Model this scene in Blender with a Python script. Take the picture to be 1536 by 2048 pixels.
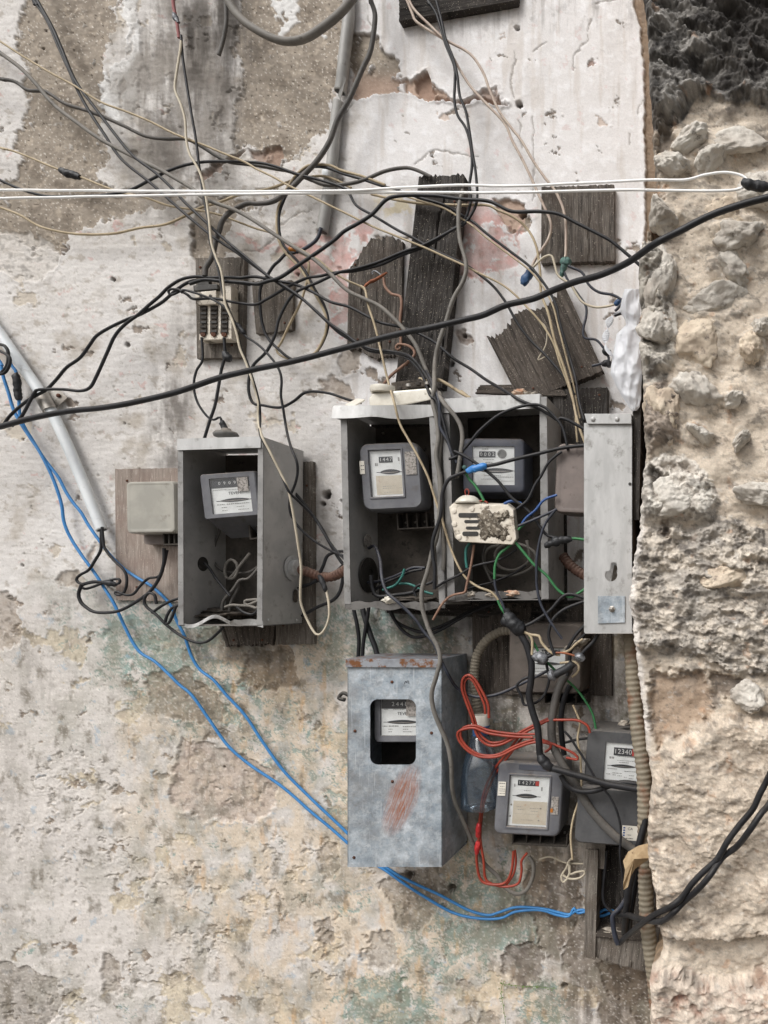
import bpy, bmesh, math, random
import numpy as np
from mathutils import Vector, Matrix, noise as mnoise

for o in list(bpy.data.objects):
    bpy.data.objects.remove(o, do_unlink=True)
scene = bpy.context.scene
COL = scene.collection
R = math.radians

# ------------------------------------------------------------------ camera, sky, sun, exposure
# Scale: one photo pixel on the plaster wall = 1.25 mm.  The camera stands square to the wall,
# to the right of the meters (view-camera style shifted lens).
S = 0.00125
D = 1.75
VX, VY = 1450.0, 1200.0

def P(px, py, d=0.0):
    k = S * (D - d) / D
    return Vector(((px - VX) * k, -d, (VY - py) * k))

cam = bpy.data.cameras.new("camera")
cam_o = bpy.data.objects.new("camera", cam)
COL.objects.link(cam_o)
cam_o.location = (0, -D, 0)
cam_o.rotation_euler = (R(90), 0, 0)
cam.sensor_fit = 'AUTO'
cam.sensor_width = 36.0
cam.lens = 36.0 * D / (2048 * S)
cam.shift_x = (768 - VX) / 2048.0
cam.shift_y = (VY - 1024) / 2048.0
cam.clip_start = 0.02
cam.clip_end = 400
scene.camera = cam_o
scene.render.resolution_x = 768
scene.render.resolution_y = 1024

SUN = Vector((-0.36, -0.60, 0.74)).normalized()      # towards the sun
world = bpy.data.worlds.new("World")
scene.world = world
world.use_nodes = True
wn = world.node_tree
wn.nodes.clear()
sky = wn.nodes.new('ShaderNodeTexSky')
sky.sky_type = 'NISHITA'
sky.sun_disc = False
sky.sun_elevation = math.asin(SUN.z)
sky.sun_rotation = math.atan2(SUN.x, SUN.y)
sky.air_density = 1.0
sky.dust_density = 6.0
sky.ozone_density = 1.0
hsv = wn.nodes.new('ShaderNodeHueSaturation')
hsv.inputs['Saturation'].default_value = 0.25
bg = wn.nodes.new('ShaderNodeBackground')
bg.inputs['Strength'].default_value = 0.115
wo = wn.nodes.new('ShaderNodeOutputWorld')
wn.links.new(sky.outputs[0], hsv.inputs['Color'])
wn.links.new(hsv.outputs[0], bg.inputs['Color'])
wn.links.new(bg.outputs[0], wo.inputs['Surface'])

sun = bpy.data.lights.new("sun", 'SUN')
sun.energy = 1.5
sun.angle = R(24)
sun.color = (1.0, 0.985, 0.96)
sun_o = bpy.data.objects.new("sun", sun)
COL.objects.link(sun_o)
sun_o.rotation_euler = SUN.to_track_quat('Z', 'Y').to_euler()
sun_o.location = SUN * 6

vs = scene.view_settings
vs.view_transform = 'Standard'
vs.look = 'None'
vs.gamma = 1.0
vs.use_curve_mapping = False
vs.exposure = 0.17
scene.cycles.max_bounces = 8
scene.cycles.transparent_max_bounces = 16

# ------------------------------------------------------------------ small helpers
def lin(c):
    return tuple(((v / 255.0) / 12.92 if v / 255.0 <= 0.04045 else ((v / 255.0 + 0.055) / 1.055) ** 2.4) for v in c)

def tag(o, label=None, cat=None, group=None, kind=None):
    if label: o['label'] = label
    if cat: o['category'] = cat
    if group: o['group'] = group
    if kind: o['kind'] = kind
    return o

def thing(name, label, cat, loc, group=None):
    o = bpy.data.objects.new(name, None)
    o.empty_display_size = 0.02
    COL.objects.link(o)
    o.location = loc
    return tag(o, label, cat, group)

def wloc(o):
    v = o.location.copy()
    while o.parent is not None:
        o = o.parent; v = v + o.location
    return v

class MB:
    """collects vertices and faces, then links them as ONE mesh object"""
    def __init__(self):
        self.v = []; self.f = []; self.uv = {}
    def add(self, vs, fs):
        b = len(self.v)
        self.v.extend([Vector(p) for p in vs])
        self.f.extend([tuple(i + b for i in f) for f in fs])
        return b
    def hexa(self, a, b):
        """a, b: two matching quads"""
        self.add(list(a) + list(b), [(3, 2, 1, 0), (4, 5, 6, 7), (0, 1, 5, 4), (1, 2, 6, 5), (2, 3, 7, 6), (3, 0, 4, 7)])
    def slab(self, quad, off):
        off = Vector(off)
        self.hexa([Vector(q) for q in quad], [Vector(q) + off for q in quad])
    def box(self, lo, hi):
        x0, y0, z0 = lo; x1, y1, z1 = hi
        self.hexa([(x0, y0, z0), (x1, y0, z0), (x1, y1, z0), (x0, y1, z0)],
                  [(x0, y0, z1), (x1, y0, z1), (x1, y1, z1), (x0, y1, z1)])
    def loft(self, loops, cap0=True, cap1=True):
        n = len(loops[0]); b = len(self.v)
        for l in loops: self.v.extend([Vector(p) for p in l])
        for i in range(len(loops) - 1):
            for j in range(n):
                k = (j + 1) % n
                self.f.append((b + i * n + j, b + i * n + k, b + (i + 1) * n + k, b + (i + 1) * n + j))
        if cap0: self.f.append(tuple(b + j for j in range(n))[::-1])
        if cap1: self.f.append(tuple(b + (len(loops) - 1) * n + j for j in range(n)))
    def tube(self, pts, radii, n=8):
        m = len(pts)
        if not hasattr(radii, '__len__'): radii = [radii] * m
        t = [(pts[min(i + 1, m - 1)] - pts[max(i - 1, 0)]).normalized() for i in range(m)]
        nrm = t[0].orthogonal().normalized()
        loops = []
        for i in range(m):
            nrm = nrm - t[i] * nrm.dot(t[i])
            if nrm.length < 1e-6: nrm = t[i].orthogonal()
            nrm.normalize()
            bn = t[i].cross(nrm)
            loops.append([pts[i] + (nrm * math.cos(a) + bn * math.sin(a)) * radii[i]
                          for a in [2 * math.pi * j / n for j in range(n)]])
        self.loft(loops)
    def lathe(self, prof, c, n=24, axis='z'):
        c = Vector(c); loops = []
        for r, h in prof:
            l = []
            for j in range(n):
                a = 2 * math.pi * j / n
                if axis == 'z': q = Vector((r * math.cos(a), r * math.sin(a), h))
                elif axis == 'y': q = Vector((r * math.cos(a), -h, r * math.sin(a)))
                else: q = Vector((h, r * math.cos(a), r * math.sin(a)))
                l.append(c + q)
            loops.append(l)
        self.loft(loops)
    def build(self, name, mat, parent=None, smooth=False, bevel=0, seg=2, local=False, auto=None, jitter=0):
        me = bpy.data.meshes.new(name)
        if parent is None:
            org = sum(self.v, Vector()) / max(1, len(self.v))
        elif local: org = Vector()
        else: org = wloc(parent)
        vv = [v - org for v in self.v]
        if jitter:
            vv = [v + Vector(mnoise.noise_vector(v * 9)) * jitter for v in vv]
        me.from_pydata([tuple(v) for v in vv], [], self.f)
        bm = bmesh.new(); bm.from_mesh(me)
        bmesh.ops.recalc_face_normals(bm, faces=bm.faces)
        if bevel:
            es = [e for e in bm.edges if len(e.link_faces) == 2 and e.calc_face_angle(0) > 0.5]
            bmesh.ops.bevel(bm, geom=es, offset=bevel, segments=seg, profile=0.7, affect='EDGES', clamp_overlap=True)
        bm.to_mesh(me); bm.free()
        if smooth:
            for p in me.polygons: p.use_smooth = True
            if auto:
                me.set_sharp_from_angle(angle=R(auto))
        o = bpy.data.objects.new(name, me)
        COL.objects.link(o)
        if mat is not None: me.materials.append(mat)
        if parent is None: o.location = org
        else: o.parent = parent
        return o

def rrect(cx, cz, w, h, r, y, n=6):
    r = min(r, w / 2 - 1e-5, h / 2 - 1e-5); out = []
    for (sx, sz, a0) in ((1, 1, 0), (-1, 1, 90), (-1, -1, 180), (1, -1, 270)):
        for i in range(n + 1):
            a = R(a0 + 90.0 * i / n)
            out.append(Vector((cx + sx * (w / 2 - r) + r * math.cos(a), y, cz + sz * (h / 2 - r) + r * math.sin(a))))
    return out

def spline(ctrl, step=0.006):
    """Catmull-Rom through world points"""
    if len(ctrl) < 3:
        a, b = ctrl[0], ctrl[-1]
        n = max(2, int((b - a).length / step))
        return [a.lerp(b, i / n) for i in range(n + 1)]
    p = [ctrl[0] * 2 - ctrl[1]] + list(ctrl) + [ctrl[-1] * 2 - ctrl[-2]]
    out = []
    for i in range(1, len(p) - 2):
        a, b, c, d = p[i - 1], p[i], p[i + 1], p[i + 2]
        n = max(2, int((c - b).length / step))
        for k in range(n):
            t = k / n
            out.append(0.5 * ((2 * b) + (c - a) * t + (2 * a - 5 * b + 4 * c - d) * t * t + (3 * b - a - 3 * c + d) * t ** 3))
    out.append(p[-2].copy())
    return out

# ------------------------------------------------------------------ numpy noise
_rng = np.random.default_rng(11)
_ang = _rng.random((512, 512)) * 2 * np.pi
_GX = np.cos(_ang).astype(np.float32); _GY = np.sin(_ang).astype(np.float32)
def perlin(x, y, seed=0):
    xi = np.floor(x).astype(np.int64); yi = np.floor(y).astype(np.int64)
    fx = (x - xi).astype(np.float32); fy = (y - yi).astype(np.float32)
    u = fx ** 3 * (fx * (fx * 6 - 15) + 10); v = fy ** 3 * (fy * (fy * 6 - 15) + 10)
    ox, oy = seed * 37 + 5, seed * 91 + 3
    def g(ix, iy, dx, dy):
        a = (iy + oy) & 511; b = (ix + ox) & 511
        return _GX[a, b] * dx + _GY[a, b] * dy
    n00 = g(xi, yi, fx, fy); n10 = g(xi + 1, yi, fx - 1, fy)
    n01 = g(xi, yi + 1, fx, fy - 1); n11 = g(xi + 1, yi + 1, fx - 1, fy - 1)
    a = n00 + u * (n10 - n00); b = n01 + u * (n11 - n01)
    return (a + v * (b - a)) * 1.5
def fbm(x, y, octv=4, seed=0, gain=0.5):
    s = 0; amp = 1; tot = 0
    for i in range(octv):
        s = s + amp * perlin(x, y, seed + i * 7); tot += amp
        x = x * 2.03 + 11.3; y = y * 2.03 + 4.7; amp *= gain
    return s / tot * 1.35
def ss(a, b, x):
    t = np.clip((x - a) / (b - a), 0, 1); return t * t * (3 - 2 * t)
def pd(X, Y, poly):
    """signed pixel distance to a polygon, positive inside"""
    d2 = np.full(X.shape, 1e12, np.float32); ins = np.zeros(X.shape, bool)
    n = len(poly)
    for i in range(n):
        ax, ay = poly[i]; bx, by = poly[(i + 1) % n]
        ex, ey = bx - ax, by - ay
        t = np.clip(((X - ax) * ex + (Y - ay) * ey) / (ex * ex + ey * ey + 1e-9), 0, 1)
        d2 = np.minimum(d2, (X - ax - t * ex) ** 2 + (Y - ay - t * ey) ** 2)
        if ay != by:
            c = ((ay > Y) != (by > Y)) & (X < ex * (Y - ay) / (by - ay) + ax)
            ins ^= c
    return np.where(ins, np.sqrt(d2), -np.sqrt(d2))
def pld(X, Y, line):
    d2 = np.full(X.shape, 1e12, np.float32)
    for (ax, ay), (bx, by) in zip(line[:-1], line[1:]):
        ex, ey = bx - ax, by - ay
        t = np.clip(((X - ax) * ex + (Y - ay) * ey) / (ex * ex + ey * ey + 1e-9), 0, 1)
        d2 = np.minimum(d2, (X - ax - t * ex) ** 2 + (Y - ay - t * ey) ** 2)
    return np.sqrt(d2)
def mixc(c, col, m):
    col = np.array(lin(col), np.float32)
    return c + (col - c) * m[..., None]
def grid_mesh(name, co, colr, mat, origin=(0, 0, 0), uv=None):
    """co: (rows, cols, 3) -> one mesh with a colour attribute 'pigment'"""
    nr, nc = co.shape[:2]
    me = bpy.data.meshes.new(name)
    nf = (nr - 1) * (nc - 1)
    me.vertices.add(nr * nc); me.loops.add(nf * 4); me.polygons.add(nf)
    me.vertices.foreach_set('co', (co - np.array(origin)).astype(np.float32).ravel())
    idx = np.arange(nr * nc).reshape(nr, nc)
    q = np.stack([idx[:-1, :-1], idx[1:, :-1], idx[1:, 1:], idx[:-1, 1:]], -1).reshape(-1)
    me.loops.foreach_set('vertex_index', q.astype(np.int32))
    me.polygons.foreach_set('loop_start', (np.arange(nf) * 4).astype(np.int32))
    me.polygons.foreach_set('use_smooth', np.ones(nf, bool))
    if colr is not None:
        at = me.color_attributes.new('pigment', 'FLOAT_COLOR', 'POINT')
        rgba = np.ones((nr * nc, 4), np.float32); rgba[:, :3] = np.clip(colr.reshape(-1, 3), 0.003, 0.95)
        at.data.foreach_set('color', rgba.ravel())
    if uv is not None:
        ul = me.uv_layers.new(name='grain')
        ul.data.foreach_set('uv', uv.reshape(-1, 2)[q].astype(np.float32).ravel())
    me.update(); me.validate()
    if mat is not None: me.materials.append(mat)
    o = bpy.data.objects.new(name, me); o.location = origin
    COL.objects.link(o)
    return o

# ------------------------------------------------------------------ procedural materials
def _n(t, typ, **kw):
    n = t.nodes.new(typ)
    for k, v in kw.items():
        if k in n.inputs: n.inputs[k].default_value = v
        else: setattr(n, k, v)
    return n
def _mix(t, fac, a, b, blend='MIX'):
    m = t.nodes.new('ShaderNodeMix'); m.data_type = 'RGBA'; m.blend_type = blend
    for sock, val in ((m.inputs['Factor'], fac), (m.inputs['A'], a), (m.inputs['B'], b)):
        if hasattr(val, 'default_value') or hasattr(val, 'links'): t.links.new(val, sock)
        elif isinstance(val, (int, float)): sock.default_value = val
        else: sock.default_value = (*val, 1) if len(val) == 3 else val
    return m.outputs['Result']
def _map(t, x, a, b, c=0.0, d=1.0):
    m = t.nodes.new('ShaderNodeMapRange'); m.inputs[1].default_value = a; m.inputs[2].default_value = b
    m.inputs[3].default_value = c; m.inputs[4].default_value = d
    t.links.new(x, m.inputs[0]); return m.outputs[0]
def _math(t, op, a, b):
    m = t.nodes.new('ShaderNodeMath'); m.operation = op
    for i, v in enumerate((a, b)):
        if isinstance(v, (int, float)): m.inputs[i].default_value = v
        else: t.links.new(v, m.inputs[i])
    return m.outputs[0]
def _vec(t, space, stretch=(1, 1, 1), off=0.0):
    if space == 'Position':
        g = t.nodes.new('ShaderNodeNewGeometry'); src = g.outputs['Position']
    elif space == 'UV':
        g = t.nodes.new('ShaderNodeUVMap'); src = g.outputs[0]
    else:
        g = t.nodes.new('ShaderNodeTexCoord'); src = g.outputs[space]
    m = t.nodes.new('ShaderNodeMapping'); m.inputs['Scale'].default_value = stretch
    m.inputs['Location'].default_value = (off, off * .7, off * 1.3)
    t.links.new(src, m.inputs['Vector']); return m.outputs[0]

def M(name, c1, c2=None, c3=None, scale=25, rough=0.6, metal=0.0, bump=0.0, bscale=200, dust=0.0,
      dustc=(165, 155, 142), stretch=(1, 1, 1), spec=0.5, lo=0.4, hi=0.62, t3=(0.6, 0.68), s3=60, coat=0.0, off=0.0, pigment=False):
    m = bpy.data.materials.new(name); m.use_nodes = True
    t = m.node_tree; b = t.nodes['Principled BSDF']
    v = _vec(t, 'Position', stretch, off)
    n1 = _n(t, 'ShaderNodeTexNoise', Scale=scale, Detail=6.0, Roughness=0.62); t.links.new(v, n1.inputs['Vector'])
    if pigment:
        a = t.nodes.new('ShaderNodeVertexColor'); a.layer_name = 'pigment'; col = a.outputs[0]
        nf = _n(t, 'ShaderNodeTexNoise', Scale=bscale, Detail=5.0, Roughness=0.7); t.links.new(v, nf.inputs['Vector'])
        g = _map(t, nf.outputs[0], 0.3, 0.7, c1, c2)
        gc = t.nodes.new('ShaderNodeCombineColor')
        for i in range(3): t.links.new(g, gc.inputs[i])
        col = _mix(t, 1.0, col, gc.outputs[0], 'MULTIPLY')
    else:
        col = _mix(t, _map(t, n1.outputs[0], lo, hi), lin(c1), lin(c2 or c1))
    if c3 is not None:
        n3 = _n(t, 'ShaderNodeTexNoise', Scale=s3, Detail=5.0, Roughness=0.65); t.links.new(_vec(t, 'Position', (1, 1, 1), off + 3.1), n3.inputs['Vector'])
        col = _mix(t, _map(t, n3.outputs[0], t3[0], t3[1]), col, lin(c3))
    r_out = None
    if dust:
        g = t.nodes.new('ShaderNodeNewGeometry'); sx = t.nodes.new('ShaderNodeSeparateXYZ')
        t.links.new(g.outputs['Normal'], sx.inputs[0])
        up = _map(t, sx.outputs[2], 0.15, 0.9, 0.12, 1.0)
        nd = _n(t, 'ShaderNodeTexNoise', Scale=140.0, Detail=6.0, Roughness=0.75); t.links.new(v, nd.inputs['Vector'])
        f = _math(t, 'MULTIPLY', _math(t, 'MULTIPLY', up, _map(t, nd.outputs[0], 0.32, 0.6)), dust)
        col = _mix(t, f, col, lin(dustc))
        r_out = _map(t, f, 0.0, 0.6, rough, 0.92)
    t.links.new(col, b.inputs['Base Color'])
    b.inputs['Roughness'].default_value = rough
    if r_out is not None: t.links.new(r_out, b.inputs['Roughness'])
    b.inputs['Metallic'].default_value = metal
    b.inputs['Specular IOR Level'].default_value = spec
    if coat: b.inputs['Coat Weight'].default_value = coat; b.inputs['Coat Roughness'].default_value = 0.15
    if bump:
        nb = _n(t, 'ShaderNodeTexNoise', Scale=bscale, Detail=5.0, Roughness=0.65); t.links.new(v, nb.inputs['Vector'])
        bp = t.nodes.new('ShaderNodeBump'); bp.inputs['Strength'].default_value = min(1.0, bump); bp.inputs['Distance'].default_value = 0.002
        t.links.new(nb.outputs[0], bp.inputs['Height']); t.links.new(bp.outputs[0], b.inputs['Normal'])
    return m

def wood(name, c1, c2, c3, bump=0.7):
    m = bpy.data.materials.new(name); m.use_nodes = True
    t = m.node_tree; b = t.nodes['Principled BSDF']
    v = _vec(t, 'UV', (120, 7, 1))
    n1 = _n(t, 'ShaderNodeTexNoise', Scale=1.0, Detail=7.0, Roughness=0.7, Distortion=0.6); t.links.new(v, n1.inputs['Vector'])
    n2 = _n(t, 'ShaderNodeTexNoise', Scale=18.0, Detail=5.0, Roughness=0.6); t.links.new(_vec(t, 'Position'), n2.inputs['Vector'])
    n3 = _n(t, 'ShaderNodeTexNoise', Scale=3.0, Detail=5.0, Roughness=0.8); t.links.new(v, n3.inputs['Vector'])
    col = _mix(t, _map(t, n1.outputs[0], 0.36, 0.66), lin(c1), lin(c2))
    col = _mix(t, _map(t, n2.outputs[0], 0.46, 0.68), col, lin(c3))
    col = _mix(t, _map(t, n3.outputs[0], 0.56, 0.70), col, lin(tuple(min(255, x + 45) for x in c2)))
    nd = _n(t, 'ShaderNodeTexNoise', Scale=420.0, Detail=2.0); t.links.new(_vec(t, 'Position'), nd.inputs['Vector'])
    col = _mix(t, _map(t, nd.outputs[0], 0.68, 0.72), col, lin((190, 180, 165)))
    t.links.new(col, b.inputs['Base Color'])
    b.inputs['Roughness'].default_value = 0.9; b.inputs['Specular IOR Level'].default_value = 0.2
    bp = t.nodes.new('ShaderNodeBump'); bp.inputs['Strength'].default_value = bump; bp.inputs['Distance'].default_value = 0.003
    t.links.new(n1.outputs[0], bp.inputs['Height']); t.links.new(bp.outputs[0], b.inputs['Normal'])
    return m

def galv():
    m = bpy.data.materials.new('galvanised_steel'); m.use_nodes = True
    t = m.node_tree; b = t.nodes['Principled BSDF']
    v = _vec(t, 'Position')
    vo = _n(t, 'ShaderNodeTexVoronoi', Scale=75.0); t.links.new(v, vo.inputs['Vector'])
    n0 = _n(t, 'ShaderNodeTexNoise', Scale=30.0, Detail=4.0); t.links.new(v, n0.inputs['Vector'])
    dv = _mix(t, 0.08, v, n0.outputs['Color']); t.links.new(dv, vo.inputs['Vector'])
    sp = t.nodes.new('ShaderNodeSeparateColor'); t.links.new(vo.outputs['Color'], sp.inputs[0])
    n1 = _n(t, 'ShaderNodeTexNoise', Scale=34.0, Detail=9.0, Roughness=0.78); t.links.new(v, n1.inputs['Vector'])
    n2 = _n(t, 'ShaderNodeTexNoise', Scale=9.0, Detail=5.0, Roughness=0.6); t.links.new(v, n2.inputs['Vector'])
    col = _mix(t, _map(t, n1.outputs[0], 0.38, 0.64), lin((126, 133, 139)), lin((202, 208, 213)))
    col = _mix(t, _math(t, 'MULTIPLY', sp.outputs[0], 0.55), col, lin((146, 160, 172)))
    col = _mix(t, _map(t, n2.outputs[0], 0.5, 0.70, 0, .7), col, lin((112, 110, 108)))
    # one scrubbed patch of red primer (its own shape on this box, metres in world space)
    c = P(803, 1600, .17)
    sx = t.nodes.new('ShaderNodeSeparateXYZ'); t.links.new(v, sx.inputs[0])
    dx = _math(t, 'SUBTRACT', sx.outputs[0], c.x); dz = _math(t, 'SUBTRACT', sx.outputs[2], c.z)
    u = _math(t, 'ADD', _math(t, 'MULTIPLY', dx, 0.93), _math(t, 'MULTIPLY', dz, -0.36))
    w = _math(t, 'ADD', _math(t, 'MULTIPLY', dx, 0.36), _math(t, 'MULTIPLY', dz, 0.93))
    cx = t.nodes.new('ShaderNodeCombineXYZ'); t.links.new(u, cx.inputs[0]); t.links.new(w, cx.inputs[1])
    mp = t.nodes.new('ShaderNodeMapping'); mp.inputs['Scale'].default_value = (260, 22, 1); t.links.new(cx.outputs[0], mp.inputs['Vector'])
    ns = _n(t, 'ShaderNodeTexNoise', Scale=1.0, Detail=5.0, Roughness=0.7); t.links.new(mp.outputs[0], ns.inputs['Vector'])
    e = _math(t, 'ADD', _math(t, 'POWER', _math(t, 'ABSOLUTE', _math(t, 'MULTIPLY', u, 28.0), 0), 2.0),
              _math(t, 'POWER', _math(t, 'ABSOLUTE', _math(t, 'MULTIPLY', w, 11.5), 0), 2.0))
    mask = _map(t, e, 1.1, 0.25)
    mask = _math(t, 'MULTIPLY', mask, _map(t, ns.outputs[0], 0.34, 0.60))
    front = _map(t, sx.outputs[1], -0.150, -0.166)
    mask = _math(t, 'MULTIPLY', mask, front)
    col = _mix(t, _math(t, 'MULTIPLY', mask, 0.95), col, lin((156, 98, 70)))
    scr = _n(t, 'ShaderNodeTexNoise', Scale=1.0, Detail=3.0, Roughness=0.5); t.links.new(_vec(t, 'Position', (420, 420, 9)), scr.inputs['Vector'])
    col = _mix(t, _map(t, scr.outputs[0], .66, .70, 0, .45), col, lin((206, 212, 216)))
    sc2 = _n(t, 'ShaderNodeTexNoise', Scale=1.0, Detail=3.0, Roughness=0.5); t.links.new(_vec(t, 'Position', (60, 60, 420), 4.0), sc2.inputs['Vector'])
    col = _mix(t, _map(t, sc2.outputs[0], .66, .71, 0, .35), col, lin((84, 86, 88)))
    rn = _n(t, 'ShaderNodeTexNoise', Scale=1.0, Detail=6.0, Roughness=0.75); t.links.new(_vec(t, 'Position', (70, 70, 26), 9.0), rn.inputs['Vector'])
    col = _mix(t, _map(t, rn.outputs[0], .66, .74, 0, .8), col, lin((112, 82, 62)))
    t.links.new(col, b.inputs['Base Color'])
    b.inputs['Metallic'].default_value = 0.25
    t.links.new(_map(t, n1.outputs[0], .3, .7, .42, .66), b.inputs['Roughness'])
    return m

def rusty(name, base, rust, lo, hi, metal=0.3, scale=60):
    m = M(name, base, tuple(int(x * .85) for x in base), rust, scale=30, rough=.55, metal=metal, t3=(lo, hi), s3=scale, bump=.15)
    return m

def see_through(name, tint, gloss=0.12, rough=0.05):
    """thin clear plastic or glass: transparent with a Fresnel sheen"""
    m = bpy.data.materials.new(name); m.use_nodes = True
    t = m.node_tree; t.nodes.clear()
    o = t.nodes.new('ShaderNodeOutputMaterial'); tr = t.nodes.new('ShaderNodeBsdfTransparent'); gl = t.nodes.new('ShaderNodeBsdfGlossy')
    tr.inputs[0].default_value = (*tint, 1); gl.inputs['Roughness'].default_value = rough
    lw = t.nodes.new('ShaderNodeLayerWeight'); lw.inputs[0].default_value = 0.35
    f = _map(t, lw.outputs['Fresnel'], 0.0, 1.0, gloss * .4, min(1, gloss * 5))
    mx = t.nodes.new('ShaderNodeMixShader'); t.links.new(f, mx.inputs[0]); t.links.new(tr.outputs[0], mx.inputs[1]); t.links.new(gl.outputs[0], mx.inputs[2])
    t.links.new(mx.outputs[0], o.inputs[0]); return m

def milky(name, tint, body, k):
    m = see_through(name, tint, gloss=.34, rough=.16); t = m.node_tree; o = t.nodes['Material Output'] if 'Material Output' in t.nodes else [n for n in t.nodes if n.type == 'OUTPUT_MATERIAL'][0]
    src = o.inputs[0].links[0].from_socket; d = t.nodes.new('ShaderNodeBsdfDiffuse'); d.inputs[0].default_value = (*lin(body), 1)
    mx = t.nodes.new('ShaderNodeMixShader'); mx.inputs[0].default_value = k
    t.links.new(src, mx.inputs[1]); t.links.new(d.outputs[0], mx.inputs[2]); t.links.new(mx.outputs[0], o.inputs[0]); return m

def film(name, col, alpha):
    m = bpy.data.materials.new(name); m.use_nodes = True
    t = m.node_tree; b = t.nodes['Principled BSDF']
    b.inputs['Base Color'].default_value = (*lin(col), 1); b.inputs['Roughness'].default_value = 0.38
    b.inputs['Subsurface Weight'].default_value = 0.0
    o = t.nodes['Material Output']; tl = t.nodes.new('ShaderNodeBsdfTranslucent'); tl.inputs[0].default_value = (*lin(col), 1)
    tr = t.nodes.new('ShaderNodeBsdfTransparent')
    m1 = t.nodes.new('ShaderNodeMixShader'); m1.inputs[0].default_value = .4
    t.links.new(b.outputs[0], m1.inputs[1]); t.links.new(tl.outputs[0], m1.inputs[2])
    m2 = t.nodes.new('ShaderNodeMixShader'); m2.inputs[0].default_value = alpha
    t.links.new(tr.outputs[0], m2.inputs[1]); t.links.new(m1.outputs[0], m2.inputs[2])
    t.links.new(m2.outputs[0], o.inputs[0]); return m

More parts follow.
